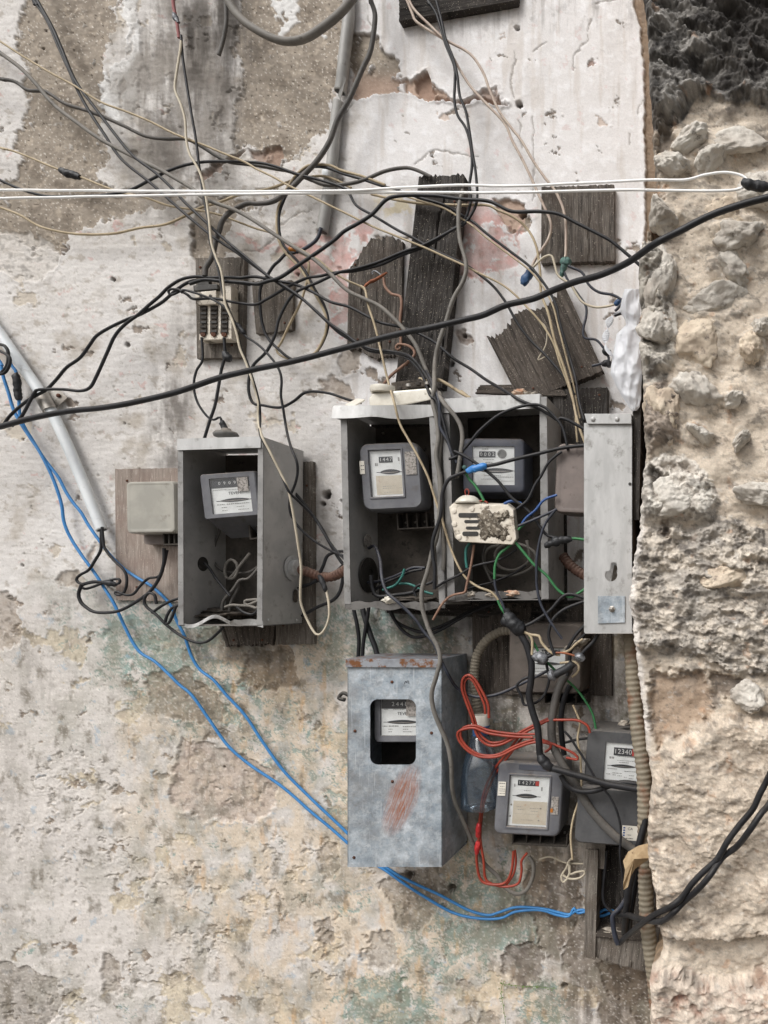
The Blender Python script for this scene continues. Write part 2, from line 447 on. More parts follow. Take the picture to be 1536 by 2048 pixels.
MAT = {
 'plaster': M('weathered_plaster', 0.90, 1.09, pigment=True, rough=.93, spec=.2, bump=.35, bscale=420),
 'rubble': M('rubble_limestone', 0.84, 1.12, pigment=True, rough=.95, spec=.2, bump=.6, bscale=300),
 'stone': M('grey_limestone', (214, 209, 200), (172, 164, 154), (108, 102, 96), scale=22, rough=.95, spec=.2, bump=1.0, bscale=210, s3=40, t3=(.57, .72), lo=.36, hi=.66),
 'stone_dark': M('brown_stained_limestone', (164, 146, 124), (128, 112, 94), (82, 72, 62), scale=22, rough=.95, spec=.2, bump=1.0, bscale=210, s3=46, t3=(.5, .66)),
 'FADED': M('faded_red_cord', (140, 84, 84), (158, 104, 102), (130, 112, 104), rough=.7, s3=80),
 'stone_warm': M('warm_limestone', (216, 202, 182), (186, 170, 152), (124, 114, 106), scale=22, rough=.95, spec=.2, bump=1.0, bscale=230, s3=55, t3=(.56, .68)),
 'ground': M('worn_street_paving', (104, 100, 94), (132, 126, 118), (90, 86, 82), scale=3, rough=.95, bump=.4, bscale=90),
 'wood_black': wood('charred_black_wood', (25, 24, 23), (80, 76, 73), (52, 48, 45), bump=.5),
 'wood_mid': wood('half_charred_wood', (46, 43, 41), (118, 111, 104), (78, 70, 64), bump=.6),
 'wood_grey': wood('weathered_grey_wood', (78, 73, 68), (132, 125, 117), (98, 90, 82)),
 'wood_brown': wood('dark_brown_wood', (52, 48, 45), (104, 96, 89), (76, 69, 63)),
 'ply': wood('stained_plywood', (130, 118, 110), (166, 155, 146), (138, 122, 114), bump=.3),
 'alu': M('dusty_aluminium', (172, 171, 169), (190, 188, 185), (140, 137, 132), scale=16, rough=.58, metal=.25, bump=.12, bscale=300, dust=.25, s3=38, t3=(.58, .75)),
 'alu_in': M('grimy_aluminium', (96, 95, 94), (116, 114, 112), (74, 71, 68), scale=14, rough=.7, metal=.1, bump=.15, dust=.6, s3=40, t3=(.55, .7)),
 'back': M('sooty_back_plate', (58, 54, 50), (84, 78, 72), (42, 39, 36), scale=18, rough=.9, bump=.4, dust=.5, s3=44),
 'alu_pale': M('pale_aluminium', (172, 172, 171), (190, 190, 189), (132, 130, 126), scale=14, rough=.5, metal=.15, bump=.10, dust=.1, s3=34, t3=(.56, .72), stretch=(2.5, 2.5, .7)),
 'alu_lip': M('dull_aluminium_edge', (128, 127, 126), (150, 149, 147), (92, 88, 84), scale=20, rough=.55, metal=.15, bump=.1, dust=.1, s3=40, t3=(.54, .7)),
 'galv': galv(),
 'galv_rust': rusty('rusting_galvanised_edge', (150, 154, 160), (118, 76, 44), .50, .62, scale=48),
 'rust': M('flaking_rust', (98, 62, 46), (74, 50, 40), (124, 80, 54), scale=60, rough=.9, bump=.5),
 'case': M('grey_meter_casing', (92, 94, 101), (108, 110, 115), (76, 72, 68), scale=22, rough=.5, dust=.75, dustc=(150, 138, 124), bump=.08, s3=30, t3=(.58, .75)),
 'case_dark': M('slate_meter_casing', (62, 67, 80), (72, 77, 88), (60, 58, 58), scale=22, rough=.48, dust=.8, dustc=(128, 112, 100), bump=.06, s3=30, t3=(.6, .75)),
 'case_black': M('charcoal_meter_casing', (68, 69, 72), (80, 81, 83), (62, 60, 58), scale=22, rough=.55, dust=.55, dustc=(140, 132, 122), bump=.08, s3=30, t3=(.6, .75)),
 'case_brown': M('mauve_brown_casing', (112, 102, 98), (124, 113, 108), (98, 88, 84), scale=30, rough=.6, dust=.4, bump=.1, bscale=400),
 'case_dusty': M('dust_brown_casing', (76, 69, 64), (92, 84, 78), (62, 56, 52), scale=20, rough=.7, dust=.6, dustc=(138, 128, 118), bump=.1, s3=30, t3=(.56, .7)),
 'case_clear': M('yellowed_cover', (152, 150, 142), (170, 167, 158), (130, 126, 117), scale=14, rough=.35, dust=.4, bump=.03, s3=40, t3=(.6, .75)),
 'plate': M('dial_plate_paper', (232, 234, 233), (220, 222, 221), (192, 188, 176), scale=40, rough=.6, s3=40, t3=(.62, .78)),
 'plate_tan': M('yellowed_plate_paper', (206, 198, 182), (196, 186, 168), (190, 160, 136), scale=50, rough=.7, s3=70, t3=(.6, .75)),
 'ink': M('black_print', (48, 50, 54)),
 'ink_grey': M('faded_print', (150, 150, 148)),
 'ink_blue': M('blue_print', (52, 76, 132)),
 'ink_red': M('red_counter', (176, 62, 56)),
 'white_ink': M('white_digits', (205, 206, 204)),
 'counter': M('counter_black', (52, 54, 58), rough=.4),
 'label_grey': M('scuffed_sticker', (170, 164, 158), (140, 134, 128), (100, 96, 92), scale=120, rough=.6, s3=200, t3=(.5, .6)),
 'glass': see_through('meter_window', (0.995, 0.995, 0.995), gloss=.05, rough=.12),
 'porcelain': M('white_porcelain', (222, 218, 206), (206, 200, 186), (150, 138, 120), scale=40, rough=.28, s3=70, t3=(.6, .72), coat=.3),
 'bakelite': M('cream_bakelite', (224, 216, 202), (204, 194, 178), (110, 98, 84), scale=36, rough=.42, s3=48, t3=(.56, .66), bump=.12, bscale=300),
 'crust': M('grey_grime_crust', (128, 118, 104), (84, 76, 66), (176, 168, 154), scale=70, rough=.95, bump=1.0, bscale=260, s3=140, t3=(.52, .62)),
 'soot': M('soot_crust', (46, 42, 38), (86, 78, 70), (120, 110, 98), scale=90, rough=.95, bump=.9, bscale=260, s3=160),
 'black': M('black_bakelite', (26, 25, 24), (44, 42, 40), (78, 74, 70), scale=50, rough=.55, dust=.35),
 'terminal': M('terminal_block', (44, 40, 36), (60, 54, 48), (34, 31, 28), scale=50, rough=.8, dust=.4),
 'pvc_grey': M('grey_pvc_pipe', (150, 149, 146), (166, 165, 161), (118, 114, 108), scale=20, rough=.5, s3=30, t3=(.6, .74)),
 'pvc_white': M('white_pvc_pipe', (214, 219, 222), (224, 228, 230), (188, 190, 188), scale=18, rough=.35, s3=40, t3=(.6, .75)),
 'steel': M('bracket_steel', (168, 164, 158), (142, 136, 128), (112, 100, 88), scale=40, rough=.42, metal=.6, s3=60, t3=(.6, .72)),
 'flex_brown': M('brown_flexible_conduit', (92, 64, 54), (112, 80, 66), (70, 50, 44), scale=60, rough=.7, dust=.4),
 'flex_grey': M('dusty_flexible_conduit', (124, 116, 102), (138, 130, 116), (92, 84, 74), scale=30, rough=.75, dust=.5, s3=40),
 'flex_rust': M('rusty_armoured_conduit', (118, 110, 94), (132, 122, 104), (116, 72, 44), scale=24, rough=.7, dust=.6, dustc=(190, 186, 176), s3=20, t3=(.5, .66)),
 'bag': film('white_plastic_film', (246, 248, 252), .92),
 'bottle': milky('blue_bottle_plastic', (0.80, 0.89, 0.97), (120, 146, 172), .07),
 'bottle_neck': M('blue_bottle_neck', (52, 84, 128), (64, 98, 142), rough=.25),
 'cap': M('cream_bottle_cap', (208, 202, 190), (220, 215, 204), rough=.5),
 'leaf': M('dry_leaf', (172, 150, 118), (154, 130, 98), (120, 98, 72), scale=50, rough=.85, s3=90),
 'brick': M('crumbled_masonry', (186, 142, 116), (206, 190, 170), (150, 104, 80), scale=60, rough=.95, bump=.8),
 'grit': M('loose_mortar', (176, 168, 156), (140, 130, 118), (96, 88, 80), scale=80, rough=.95, bump=.8),
 'weed': M('weed_leaf', (86, 116, 56), (104, 132, 66), rough=.7),
 # wire insulation
 'K': M('black_insulation', (22, 23, 27), (36, 37, 41), (66, 64, 62), scale=30, rough=.48, spec=.35, dust=.12, s3=90, t3=(.66, .8)),
 'KD': M('blue_black_insulation', (30, 35, 48), (42, 48, 62), (74, 74, 78), scale=30, rough=.5, dust=.25, s3=90, t3=(.66, .8)),
 'G': M('grey_insulation', (104, 101, 96), (122, 118, 112), (80, 76, 70), scale=26, rough=.65, dust=.4),
 'GD': M('sooty_grey_insulation', (70, 68, 66), (88, 85, 82), (58, 55, 52), scale=26, rough=.65, dust=.4),
 'B': M('tan_insulation', (164, 148, 120), (184, 168, 140), (128, 112, 90), scale=30, rough=.65, dust=.25, s3=60),
 'C': M('cream_insulation', (184, 174, 154), (198, 188, 168), (166, 150, 124), scale=30, rough=.6, s3=60, t3=(.6, .75)),
 'TP': M('pinkish_tan_insulation', (176, 158, 146), (190, 176, 162), (150, 132, 118), scale=30, rough=.6, s3=60),
 'BR': M('brown_rusted_insulation', (128, 98, 82), (146, 114, 96), (100, 74, 60), scale=40, rough=.7),
 'W': M('white_insulation', (240, 240, 238), (246, 246, 245), rough=.4),
 'U': M('bright_blue_insulation', (52, 122, 182), (62, 132, 192), (90, 134, 170), scale=30, rough=.45, s3=80, t3=(.66, .8)),
 'UD': M('deep_blue_insulation', (36, 72, 128), (44, 82, 140), rough=.45),
 'O': M('orange_insulation', (138, 52, 36), (150, 60, 42), (120, 48, 38), scale=40, rough=.45),
 'RD': M('red_tape', (190, 48, 48), (170, 40, 42), rough=.5),
 'N': M('green_insulation', (48, 112, 66), (56, 122, 74), (46, 92, 60), scale=30, rough=.5),
 'T': M('teal_insulation', (46, 108, 100), (54, 118, 110), (70, 110, 106), scale=30, rough=.5),
 'TAPE': M('black_tape', (26, 27, 30), (44, 45, 48), (90, 88, 84), scale=80, rough=.55, bump=.5, bscale=160, s3=120, t3=(.66, .8)),
 'TAPEB': M('blue_tape', (44, 116, 184), (56, 128, 198), rough=.4, bump=.3, bscale=160),
 'TAPED': M('dark_blue_tape', (38, 72, 112), (50, 84, 124), (28, 34, 44), scale=60, rough=.5, bump=.3),
 'KNOT': M('green_knot', (60, 92, 88), (76, 108, 100), (44, 52, 52), scale=90, rough=.6),
 'COPPER': M('bare_copper', (150, 92, 62), (124, 74, 52), rough=.5, metal=.4),
 'FOIL': M('crumpled_foil_tape', (150, 152, 156), (92, 94, 98), (60, 60, 62), scale=120, rough=.4, metal=.4, bump=.8, bscale=200),
 'AMBER': M('amber_cap', (178, 112, 44), (150, 88, 36), rough=.35),
}
# ------------------------------------------------------------------ the street in front of the wall (out of frame, real bounce light)
gm = MB(); gm.box((-12, -14, -1.60), (12, 0.6, -1.46))
tag(gm.build('street', MAT['ground']), kind='structure')

# ------------------------------------------------------------------ the plaster wall
def axis(lo, a, b, hi, step, coarse, near=330):
    return np.unique(np.concatenate([np.arange(lo, a - near, coarse), np.arange(max(lo, a - near), a, 5.0), np.arange(a, b, step), np.arange(b, min(hi, b + near), 5.0), np.arange(min(hi, b + near), hi + 1, coarse)])).astype(np.float32)

def build_wall():
    xs = axis(-1000, -24, 1330, 1600, 2.0, 12); ys = axis(-800, -24, 2076, 2364, 2.0, 12)
    X, Y = np.meshgrid(xs, ys)
    w1 = fbm(X / 75, Y / 75, 5, 1, .6); w2 = fbm(X / 75, Y / 75, 5, 2, .6)
    w3 = fbm(X / 13, Y / 13, 3, 3, .6); w4 = fbm(X / 13, Y / 13, 3, 4, .6)
    XW = X + 20 * w1 + 6 * w3; YW = Y + 20 * w2 + 6 * w4
    grain = fbm(X / 5, Y / 5, 3, 9, .7); mid = fbm(X / 24, Y / 24, 4, 10, .55); big = fbm(X / 160, Y / 160, 4, 12, .5)
    streak = fbm(X / 26, Y / 260, 4, 14, .6); hstr = fbm(X / 60, Y / 9, 4, 16, .6)
    # zones
    yb = Y + 90 * big
    low = ss(1150, 1330, yb); midz = (1 - low) * ss(740, 640, X + 60 * w1); upR = (1 - low) * (1 - ss(740, 640, X + 60 * w1))
    lowL = low * ss(330, 180, X + 60 * w2)
    # ---- top coat
    c = np.zeros(X.shape + (3,), np.float32) + np.array(lin((226, 222, 217)), np.float32)
    c = mixc(c, (214, 208, 199), midz * (0.72 + .28 * ss(-.3, .4, big)))
    c = mixc(c, (206, 199, 190), low * .8)
    c = mixc(c, (196, 190, 183), ss(.1, .6, big) * .4)
    c = mixc(c, (238, 236, 233), upR * ss(0.05, .5, mid) * .7)
    c = mixc(c, (206, 196, 184), upR * ss(0.1, .5, streak) * .55)
    c = mixc(c, (176, 164, 146), midz * ss(.12, .6, fbm(X / 110, Y / 110, 5, 22, .6)) * .75)
    c = mixc(c, (160, 146, 126), midz * ss(.25, .5, fbm(X / 30, Y / 22, 5, 23, .65)) * .55)
    h = 0.0055 + 0.0006 * mid + 0.00035 * grain + 0.0025 * big
    h = h + midz * (0.0007 * hstr + 0.0009 * fbm(X / 17, Y / 12, 4, 21, .6)) + low * (0.0016 * fbm(X / 48, Y / 44, 4, 24, .5) + .0005 * hstr)
    # ---- flaking layers
    n1 = fbm(XW / 105, YW / 88, 6, 30, .58)
    n2 = fbm(XW / 60, YW / 52, 6, 31, .6)
    t1 = -0.62 * upR - 0.48 * midz + low * (-0.30) - lowL * .12 + .16 * low * fbm(X / 230, Y / 200, 3, 29)
    e1 = t1 - n1
    p1 = ss(-.012, .012, e1)
    under = np.zeros_like(c) + np.array(lin((206, 194, 172)), np.float32)
    under = mixc(under, (184, 172, 154), ss(-.1, .4, mid))
    under = mixc(under, (212, 188, 178), upR * .5)
    under = mixc(under, (200, 188, 170), midz * .7)
    c = c * (1 - p1[..., None]) + under * p1[..., None]
    h = h - p1 * (0.0022 - .0007 * low) + 0.0010 * ss(-.05, -.012, e1) * (1 - p1)
    t2 = -0.5 * upR - 0.52 * midz - 0.46 * low + .14 * low * fbm(X / 200, Y / 180, 3, 28)
    e2 = t2 - n2
    p2 = ss(-.012, .012, e2)
    deep = np.zeros_like(c) + np.array(lin((164, 150, 134)), np.float32)
    deep = mixc(deep, (134, 122, 110), ss(-.2, .4, fbm(X / 20, Y / 20, 4, 33, .6)))
    c = c * (1 - p2[..., None]) + deep * p2[..., None]
    h = h - p2 * (0.0032 - .0008 * low + .0012 * grain) + 0.0012 * ss(-.06, -.012, e2) * (1 - p2)
    # pecked pits
    pk = fbm(X / 15, Y / 11, 3, 36, .55); pe = ss(.66, .78, pk) * (midz * .9 + low * .7 + .12 * upR)
    c = mixc(c, (158, 146, 128), pe * .6); h = h - pe * .0028
    # scaly little chips of the coat
    ch = fbm(XW / 9, YW / 6, 4, 37, .6); ce = ss(.30, .40, ch) * (low * .55 + midz * .75) * ss(-.15, .25, fbm(X / 80, Y / 80, 3, 38))
    c = mixc(c, (186, 174, 154), ce * .45); h = h - ce * .0010
    # ---- old paint coats showing through
    def blobs(lst, wob=.35):
        m = np.zeros(X.shape, np.float32)
        for (x, y, rx, ry, a) in lst:
            d = np.sqrt(((X - x) / rx) ** 2 + ((Y - y) / ry) ** 2) + wob * w1
            m = np.maximum(m, a * ss(1.25, .45, d))
        return m
    gz = blobs([(200, 1230, 150, 130, .42), (320, 1290, 170, 130, .85), (440, 1250, 120, 80, .9), (420, 1380, 130, 130, .7), (520, 1440, 110, 110, .6),
                (780, 1270, 190, 110, .85), (660, 1290, 80, 100, .7), (600, 1490, 110, 140, .55), (180, 1450, 170, 110, .25), (980, 1830, 150, 130, .95),
                (880, 1900, 110, 120, .7), (780, 2010, 130, 80, .95), (690, 1790, 90, 80, .5), (1090, 2020, 60, 80, .8), (690, 1560, 60, 120, .6), (940, 1720, 60, 60, .7),
                (60, 1880, 70, 90, .3), (400, 1700, 200, 200, .28), (1000, 1470, 60, 80, .6), (280, 2010, 60, 40, .4)])
    gn = .75 * fbm(XW / 34, YW / 22, 5, 40, .66) + .55 * fbm(XW / 7, YW / 4.2, 3, 41, .65)
    gm_ = ss(.14, .28, gn + (gz - .55) * 1.0) * ss(.05, .2, gz)
    gcol = np.zeros_like(c) + np.array(lin((136, 162, 154)), np.float32)
    gcol = mixc(gcol, (106, 128, 112), ss(-.1, .5, fbm(X / 70, Y / 70, 3, 42)) * ss(1000, 1900, Y + 0 * X))
    gcol = mixc(gcol, (118, 128, 116), ss(0, .5, mid) * .8)
    c = c + (gcol - c) * (gm_ * .86)[..., None]; h = h - gm_ * .0007
    # soft green grey bloom around it
    c = mixc(c, (138, 140, 124), gz * .75 * ss(-.35, .25, fbm(X / 50, Y / 50, 5, 43, .6)))
    bz = blobs([(560, 1650, 300, 330, .7), (760, 1900, 260, 220, .7), (560, 1340, 190, 150, .8), (330, 1480, 90, 130, .6), (1000, 1760, 190, 120, .8), (1010, 1990, 160, 80, .7),
                (620, 1980, 150, 120, .8), (680, 1420, 70, 160, .7), (860, 1300, 90, 60, .6)])
    bn = fbm(XW / 48, YW / 70, 5, 44, .6)
    c = mixc(c, (214, 194, 166), bz * .85 * ss(-.34, .16, bn) * (1 - gm_ * .8) * (1 - p2 * .7))
    c = mixc(c, (206, 164, 112), bz * .6 * ss(.30, .56, fbm(X / 22, Y / 90, 4, 45)))
    c = mixc(c, (152, 172, 186), low * ss(.44, .54, fbm(XW / 30, YW / 26, 5, 46, .6)) * .5)
    pz = np.maximum.reduce([pd(XW, YW, q) for q in (
        [(470, 480), (560, 490), (640, 470), (735, 440), (750, 470), (705, 540), (690, 590), (640, 560), (600, 548), (570, 510)],
        [(905, 395), (985, 420), (1045, 440), (1038, 535), (965, 562), (905, 545)], [(660, 560), (700, 570), (695, 690), (672, 650)])])
    pn = fbm(XW / 40, YW / 34, 5, 48, .62)
    pm = ss(-3, 3, pz) * ss(-.26, -.16, pn)
    pcol = np.zeros_like(c) + np.array(lin((214, 158, 146)), np.float32)
    pcol = mixc(pcol, (186, 130, 112), ss(.1, .5, fbm(X / 18, Y / 30, 4, 49)))
    c = c + (pcol - c) * (pm * (.55 + .3 * ss(-.2, .4, mid)))[..., None]; h = h - pm * .0012
    c = mixc(c, (206, 152, 142), upR * ss(.5, .58, fbm(XW / 24, YW / 30, 4, 50)) * .25)
    c = mixc(c, (206, 160, 150), midz * ss(.56, .62, fbm(XW / 34, YW / 20, 4, 51)) * .6)
    c = mixc(c, (214, 196, 150), blobs([(795, 410, 45, 35, 1)]) * ss(.0, .2, mid) * .8)
    # ---- bare cement render (coat gone)
    cp = [[(-60, -60), (60, -60), (65, 0), (62, 60), (50, 130), (30, 230), (48, 260), (40, 330), (0, 350), (-60, 340)]]
    cem_polys = [
        [(62, -40), (248, -40), (240, 30), (215, 70), (218, 150), (200, 215), (212, 300), (208, 372), (300, 392), (392, 378), (330, 410), (250, 440), (190, 452), (150, 470), (110, 500),
         (60, 500), (20, 470), (-40, 470), (-40, 380), (30, 370), (48, 330), (30, 270), (52, 230), (62, 160), (40, 100)],
        [(492, -40), (700, -40), (690, 60), (676, 180), (660, 250), (610, 300), (560, 325), (540, 330), (530, 300), (500, 292), (470, 308), (478, 240), (490, 160), (478, 60)],
        [(700, 60), (742, 66), (765, 105), (800, 128), (805, 150), (770, 165), (735, 175), (716, 200), (700, 200)],
        [(700, 175), (770, 160), (812, 160), (850, 152), (872, 172), (905, 196), (960, 198), (1004, 188), (1008, 204), (930, 206), (880, 200), (850, 196), (820, 178), (760, 186), (712, 206)],
        [(392, 400), (470, 392), (520, 420), (470, 440), (455, 480), (470, 512), (392, 520)],
        [(1262, -30), (1330, -30), (1330, 520), (1292, 520), (1291, 300), (1290, 170), (1281, 60), (1268, 20)],
        [(1000, 396), (1030, 390), (1050, 415), (1060, 440), (1030, 460), (1005, 430)],
    ]
    cd = np.maximum.reduce([pd(XW, YW, q) for q in cem_polys[:5] + cem_polys[6:]])
    cd = np.maximum(cd, pd(X + 3 * w3 + 4 * w1, Y, cem_polys[5]))
    speck = fbm(XW / 26, YW / 40, 5, 60, .62)
    thin = ss(720, 660, X) * ss(470, 430, Y)
    cd = cd + thin * (15 * fbm(XW / 20, YW / 44, 5, 68, .7) + 5 * fbm(X / 5, Y / 9, 2, 69))
    cm = ss(-2, 2, cd) * (1 - ss(.50, .55, speck) * ss(110, 10, cd) * (X < 1200))
    ccol = np.zeros_like(c) + np.array(lin((160, 147, 129)), np.float32)
    ccol = mixc(ccol, (138, 125, 108), ss(-.1, .45, fbm(X / 60, Y / 60, 4, 61)))
    ccol = mixc(ccol, (184, 168, 146), ss(.1, .5, fbm(X / 14, Y / 14, 4, 62)) * .8)
    ccol = mixc(ccol, (214, 204, 188), ss(.52, .62, fbm(X / 4.5, Y / 4.5, 2, 63)))
    ccol = mixc(ccol, (92, 80, 66), ss(.62, .74, fbm(X / 7, Y / 7, 2, 64)))
    ccol = mixc(ccol, (196, 164, 140), ss(130, 175, Y + 0 * X) * (X > 690) * (X < 1050) * .8)
    ccol = mixc(ccol, (140, 112, 82), (X > 1255) * .7)
    c = c + (ccol - c) * cm[..., None]
    h = h * (1 - cm * .5) - cm * (0.0035 - .0026 * thin + .0012 * ss(130, 175, Y + 0 * X) * (X > 690)) + cm * (0.0010 * fbm(X / 6, Y / 6, 3, 65, .7) + .0016 * mid)
    h = h + .0016 * ss(-14, -2, cd) * (1 - cm) * (1 - .85 * thin)
    # deep broken edge with a curled flake
    fl = [[(826, 158), (856, 150), (874, 178), (866, 190), (840, 186)], [(862, 184), (905, 196), (1000, 186), (1012, 206), (925, 206), (880, 202)], [(950, 182), (1000, 176), (1008, 200), (968, 200)],
          [(500, 300), (560, 296), (568, 322), (520, 330)], [(400, 352), (440, 330), (486, 304), (500, 300), (480, 322), (430, 352), (396, 368)]]
    fd = np.maximum.reduce([pd(XW, YW, q) for q in fl]); fm = ss(-2, 4, fd)
    c = mixc(c, (160, 128, 106), fm * .8); h = h - fm * .007 + .003 * ss(-10, -1, fd) * (1 - fm)
    # white leftovers high up, rain streaked
    wl = np.maximum.reduce([pd(XW, YW, q) for q in (
        [(540, 0), (600, -10), (596, 40), (572, 70), (566, 90), (556, 40)], [(196, 180), (250, 120), (255, -20), (282, -20), (280, 120), (290, 230), (240, 250), (200, 215)], [(648, 60), (658, 70), (652, 80), (646, 74)])])
    wm = ss(-2, 2, wl) * ss(-.36, -.24, fbm(XW / 18, YW / 50, 4, 66))
    c = mixc(c, (228, 226, 220), wm * .9); h = h + wm * .002
    # ---- named broken patches in the lower wall
    pat = [([(362, 1478), (384, 1488), (470, 1500), (512, 1522), (560, 1566), (545, 1620), (500, 1640), (420, 1640), (352, 1610), (350, 1560)], (186, 170, 156), .0035),
           ([(288, 1345), (376, 1335), (440, 1400), (452, 1440), (372, 1452), (300, 1412)], (150, 138, 120), .002),
           ([(490, 1300), (590, 1296), (606, 1372), (556, 1388), (480, 1366)], (140, 122, 100), .003),
           ([(14, 1918), (70, 1936), (118, 1950), (130, 2000), (92, 2070), (-30, 2070), (-30, 1920)], (158, 150, 140), .004),
           ([(206, 1898), (238, 1918), (250, 1990), (214, 1986)], (168, 158, 146), .004),
           ([(770, 1768), (812, 1742), (880, 1740), (905, 1790), (862, 1840), (838, 1872), (788, 1838)], (150, 138, 122), .004),
           ([(1018, 1892), (1056, 1882), (1094, 1900), (1084, 1950), (1050, 1972), (1008, 1942)], (122, 112, 102), .005),
           ([(746, 1864), (780, 1862), (798, 1926), (768, 1938), (730, 1922)], (176, 166, 152), .004),
           ([(1066, 1720), (1150, 1730), (1164, 1830), (1120, 1910), (1080, 1900), (1050, 1800)], (128, 114, 100), .004),
           ([(1196, 1930), (1310, 1926), (1310, 2070), (1270, 2030), (1208, 1972)], (118, 100, 80), .005),
           ([(1150, 1826), (1200, 1816), (1320, 1890), (1320, 2080), (1226, 2080), (1180, 1990), (1128, 1930)], (124, 111, 96), .003),
           ([(0, 1178), (24, 1192), (46, 1240), (40, 1292), (-30, 1302), (-30, 1180)], (166, 152, 136), .003),
           ([(130, 1146), (160, 1132), (182, 1160), (158, 1182), (116, 1176)], (172, 158, 140), .003),
           ([(182, 1090), (196, 1086), (190, 1120), (178, 1124)], (176, 158, 140), .002),
           ([(636, 1700), (672, 1690), (684, 1740), (650, 1760)], (176, 162, 144), .003),
           ([(634, 1850), (660, 1840), (668, 1880), (640, 1890)], (150, 138, 124), .003), ([(640, 760), (668, 752), (700, 770), (710, 800), (672, 800), (646, 786)], (172, 154, 134), .003),
           ([(700, 690), (735, 680), (722, 744), (690, 752), (676, 730)], (200, 184, 164), .002),
           ([(915, 664), (936, 656), (944, 676), (930, 692), (916, 684)], (150, 128, 108), .005), ([(0, 460), (60, 468), (120, 500), (100, 560), (40, 560), (0, 540)], (206, 198, 186), .0015),
           ([(912, 1956), (934, 1950), (950, 1968), (940, 1986), (916, 1976)], (178, 164, 150), .003), ([(962, 2022), (1000, 2026), (1010, 2060), (960, 2060)], (164, 150, 134), .003)]
    for poly, colr, dep in pat:
        dd = pd(XW, YW, poly); m = ss(-2.5, 2.5, dd)
        c = mixc(c, colr, m * (.72 + .3 * np.clip(mid, -1, 1)) * 1.0)
        c = mixc(c, tuple(int(v * .74) for v in colr), m * ss(.05, .5, fbm(X / 16, Y / 16, 4, 70)) * .7)
        h = h - m * (dep + .0015 * grain) + .0014 * ss(-12, -2, dd) * (1 - m)
    # gouged rows
    gg = blobs([(380, 1770, 130, 55, 1), (400, 1890, 90, 45, 1), (150, 1560, 120, 90, .8), (180, 1700, 110, 120, .7), (560, 1760, 110, 120, .7), (480, 1560, 80, 60, .6), (300, 1960, 90, 70, .8), (660, 1900, 60, 90, .8), (60, 1640, 80, 90, .6), (100, 2000, 160, 70, .8)])
    gr = fbm(XW / 30, YW / 19, 5, 72, .62); ge = ss(.16, .26, gr + (gg - 1) * .4) * ss(.1, .3, gg)
    c = mixc(c, (168, 158, 142), ge * .42); h = h - ge * .0032 + .0014 * ss(-.1, .02, gr) * (1 - ge) * gg
    # ---- holes and cracks
    for (x, y, r, dp) in [(1035, 60, 7, .022), (1041, 212, 9, .016), (655, 990, 10, .03), (648, 1008, 6, .02), (684, 1002, 3, .012), (904, 728, 7, .018), (1046, 430, 9, .02), (88, 98, 4, .012), (93, 62, 3, .012), (72, 125, 4, .01),
                          (50, 1130, 4, .01), (598, 550, 4, .008), (258, 690, 6, .006), (230, 560, 5, .012), (420, 1897, 4, .016), (50, 880, 3, .008), (450, 1534, 3, .01), (252, 848, 3, .008), (905, 1775, 10, .02), (820, 1750, 12, .015), (930, 672, 6, .014), (280, 1676, 3, .008), (1130, 1970, 8, .012)]:
        d = np.sqrt((X - x) ** 2 + (Y - y) ** 2) + 3 * w3 + 1.5 * grain
        m = ss(r, r * .5, d)
        c = mixc(c, (74, 64, 54), m * .85); h = h - m * dp
    for ln in ([(1185, 40), (1176, 80), (1150, 110), (1146, 140)], [(1062, 110), (1082, 94), (1096, 86)], [(1030, 110), (1024, 160), (1030, 200)], [(1290, 205), (1280, 215), (1276, 232)], [(1262, 270), (1258, 290)],
               [(1068, 238), (1066, 400)], [(1040, 240), (1045, 300)], [(830, 330), (870, 300), (960, 320)], [(700, 220), (706, 214), (690, 232)], [(335, 158), (348, 152), (352, 165)], [(740, 36), (748, 60), (770, 110)], [(1190, 10), (1234, 2)],
               [(560, 450), (600, 430), (620, 425)], [(390, 440), (392, 500)], [(560, 470), (520, 500), (470, 510)], [(365, 1480), (385, 1478), (378, 1540)], [(1068, 1830), (1080, 1880), (1062, 1900)]):
        d = pld(XW * .4 + X * .6, YW * .4 + Y * .6, ln); m = ss(1.9, .5, d + .8 * w3)
        c = mixc(c, (120, 108, 94), m * .55); h = h - m * .0022
    # ---- soot and rain staining, with lower-right shade painted in; darker below the boxes
    sz = blobs([(345, 850, 52, 120, .85), (380, 640, 30, 130, .45), (440, 60, 60, 150, .7), (395, 60, 50, 130, .6), (330, 250, 30, 60, .5), (420, 240, 90, 190, .5), (440, 500, 90, 60, .4), (850, 590, 190, 220, .3), (1100, 1500, 200, 280, 1.0), (900, 1300, 130, 90, .75), (960, 1250, 260, 60, .7),
                (480, 1290, 120, 60, .6), (620, 1180, 40, 160, .5), (640, 1010, 40, 120, .5), (1130, 1790, 140, 170, .9), (1230, 1990, 120, 110, .95), (1290, 1500, 60, 500, .7), (20, 1700, 50, 330, .3), (1180, 1380, 110, 120, .6), (700, 740, 60, 50, .35), (60, 1330, 30, 90, .3), (450, 1420, 150, 110, .4), (1020, 700, 150, 60, .25), (690, 1210, 60, 90, .4), (1050, 1930, 70, 60, .5),
                (720, 1740, 60, 50, .4), (860, 1760, 90, 50, .6), (780, 10, 40, 40, .0)])
    sn = ss(-.45, .35, .6 * fbm(X / 34, Y / 70, 5, 80, .62) + .5 * streak)
    c = mixc(c, (88, 79, 69), sz * sn * .92)
    c = mixc(c, (146, 142, 128), (low * (1 - .4 * lowL)) * ss(-.05, .5, fbm(X / 90, Y / 120, 5, 86, .6)) * .55)
    c = mixc(c, (116, 108, 94), low * ss(.10, .55, fbm(X / 36, Y / 48, 6, 87, .66)) * .7)
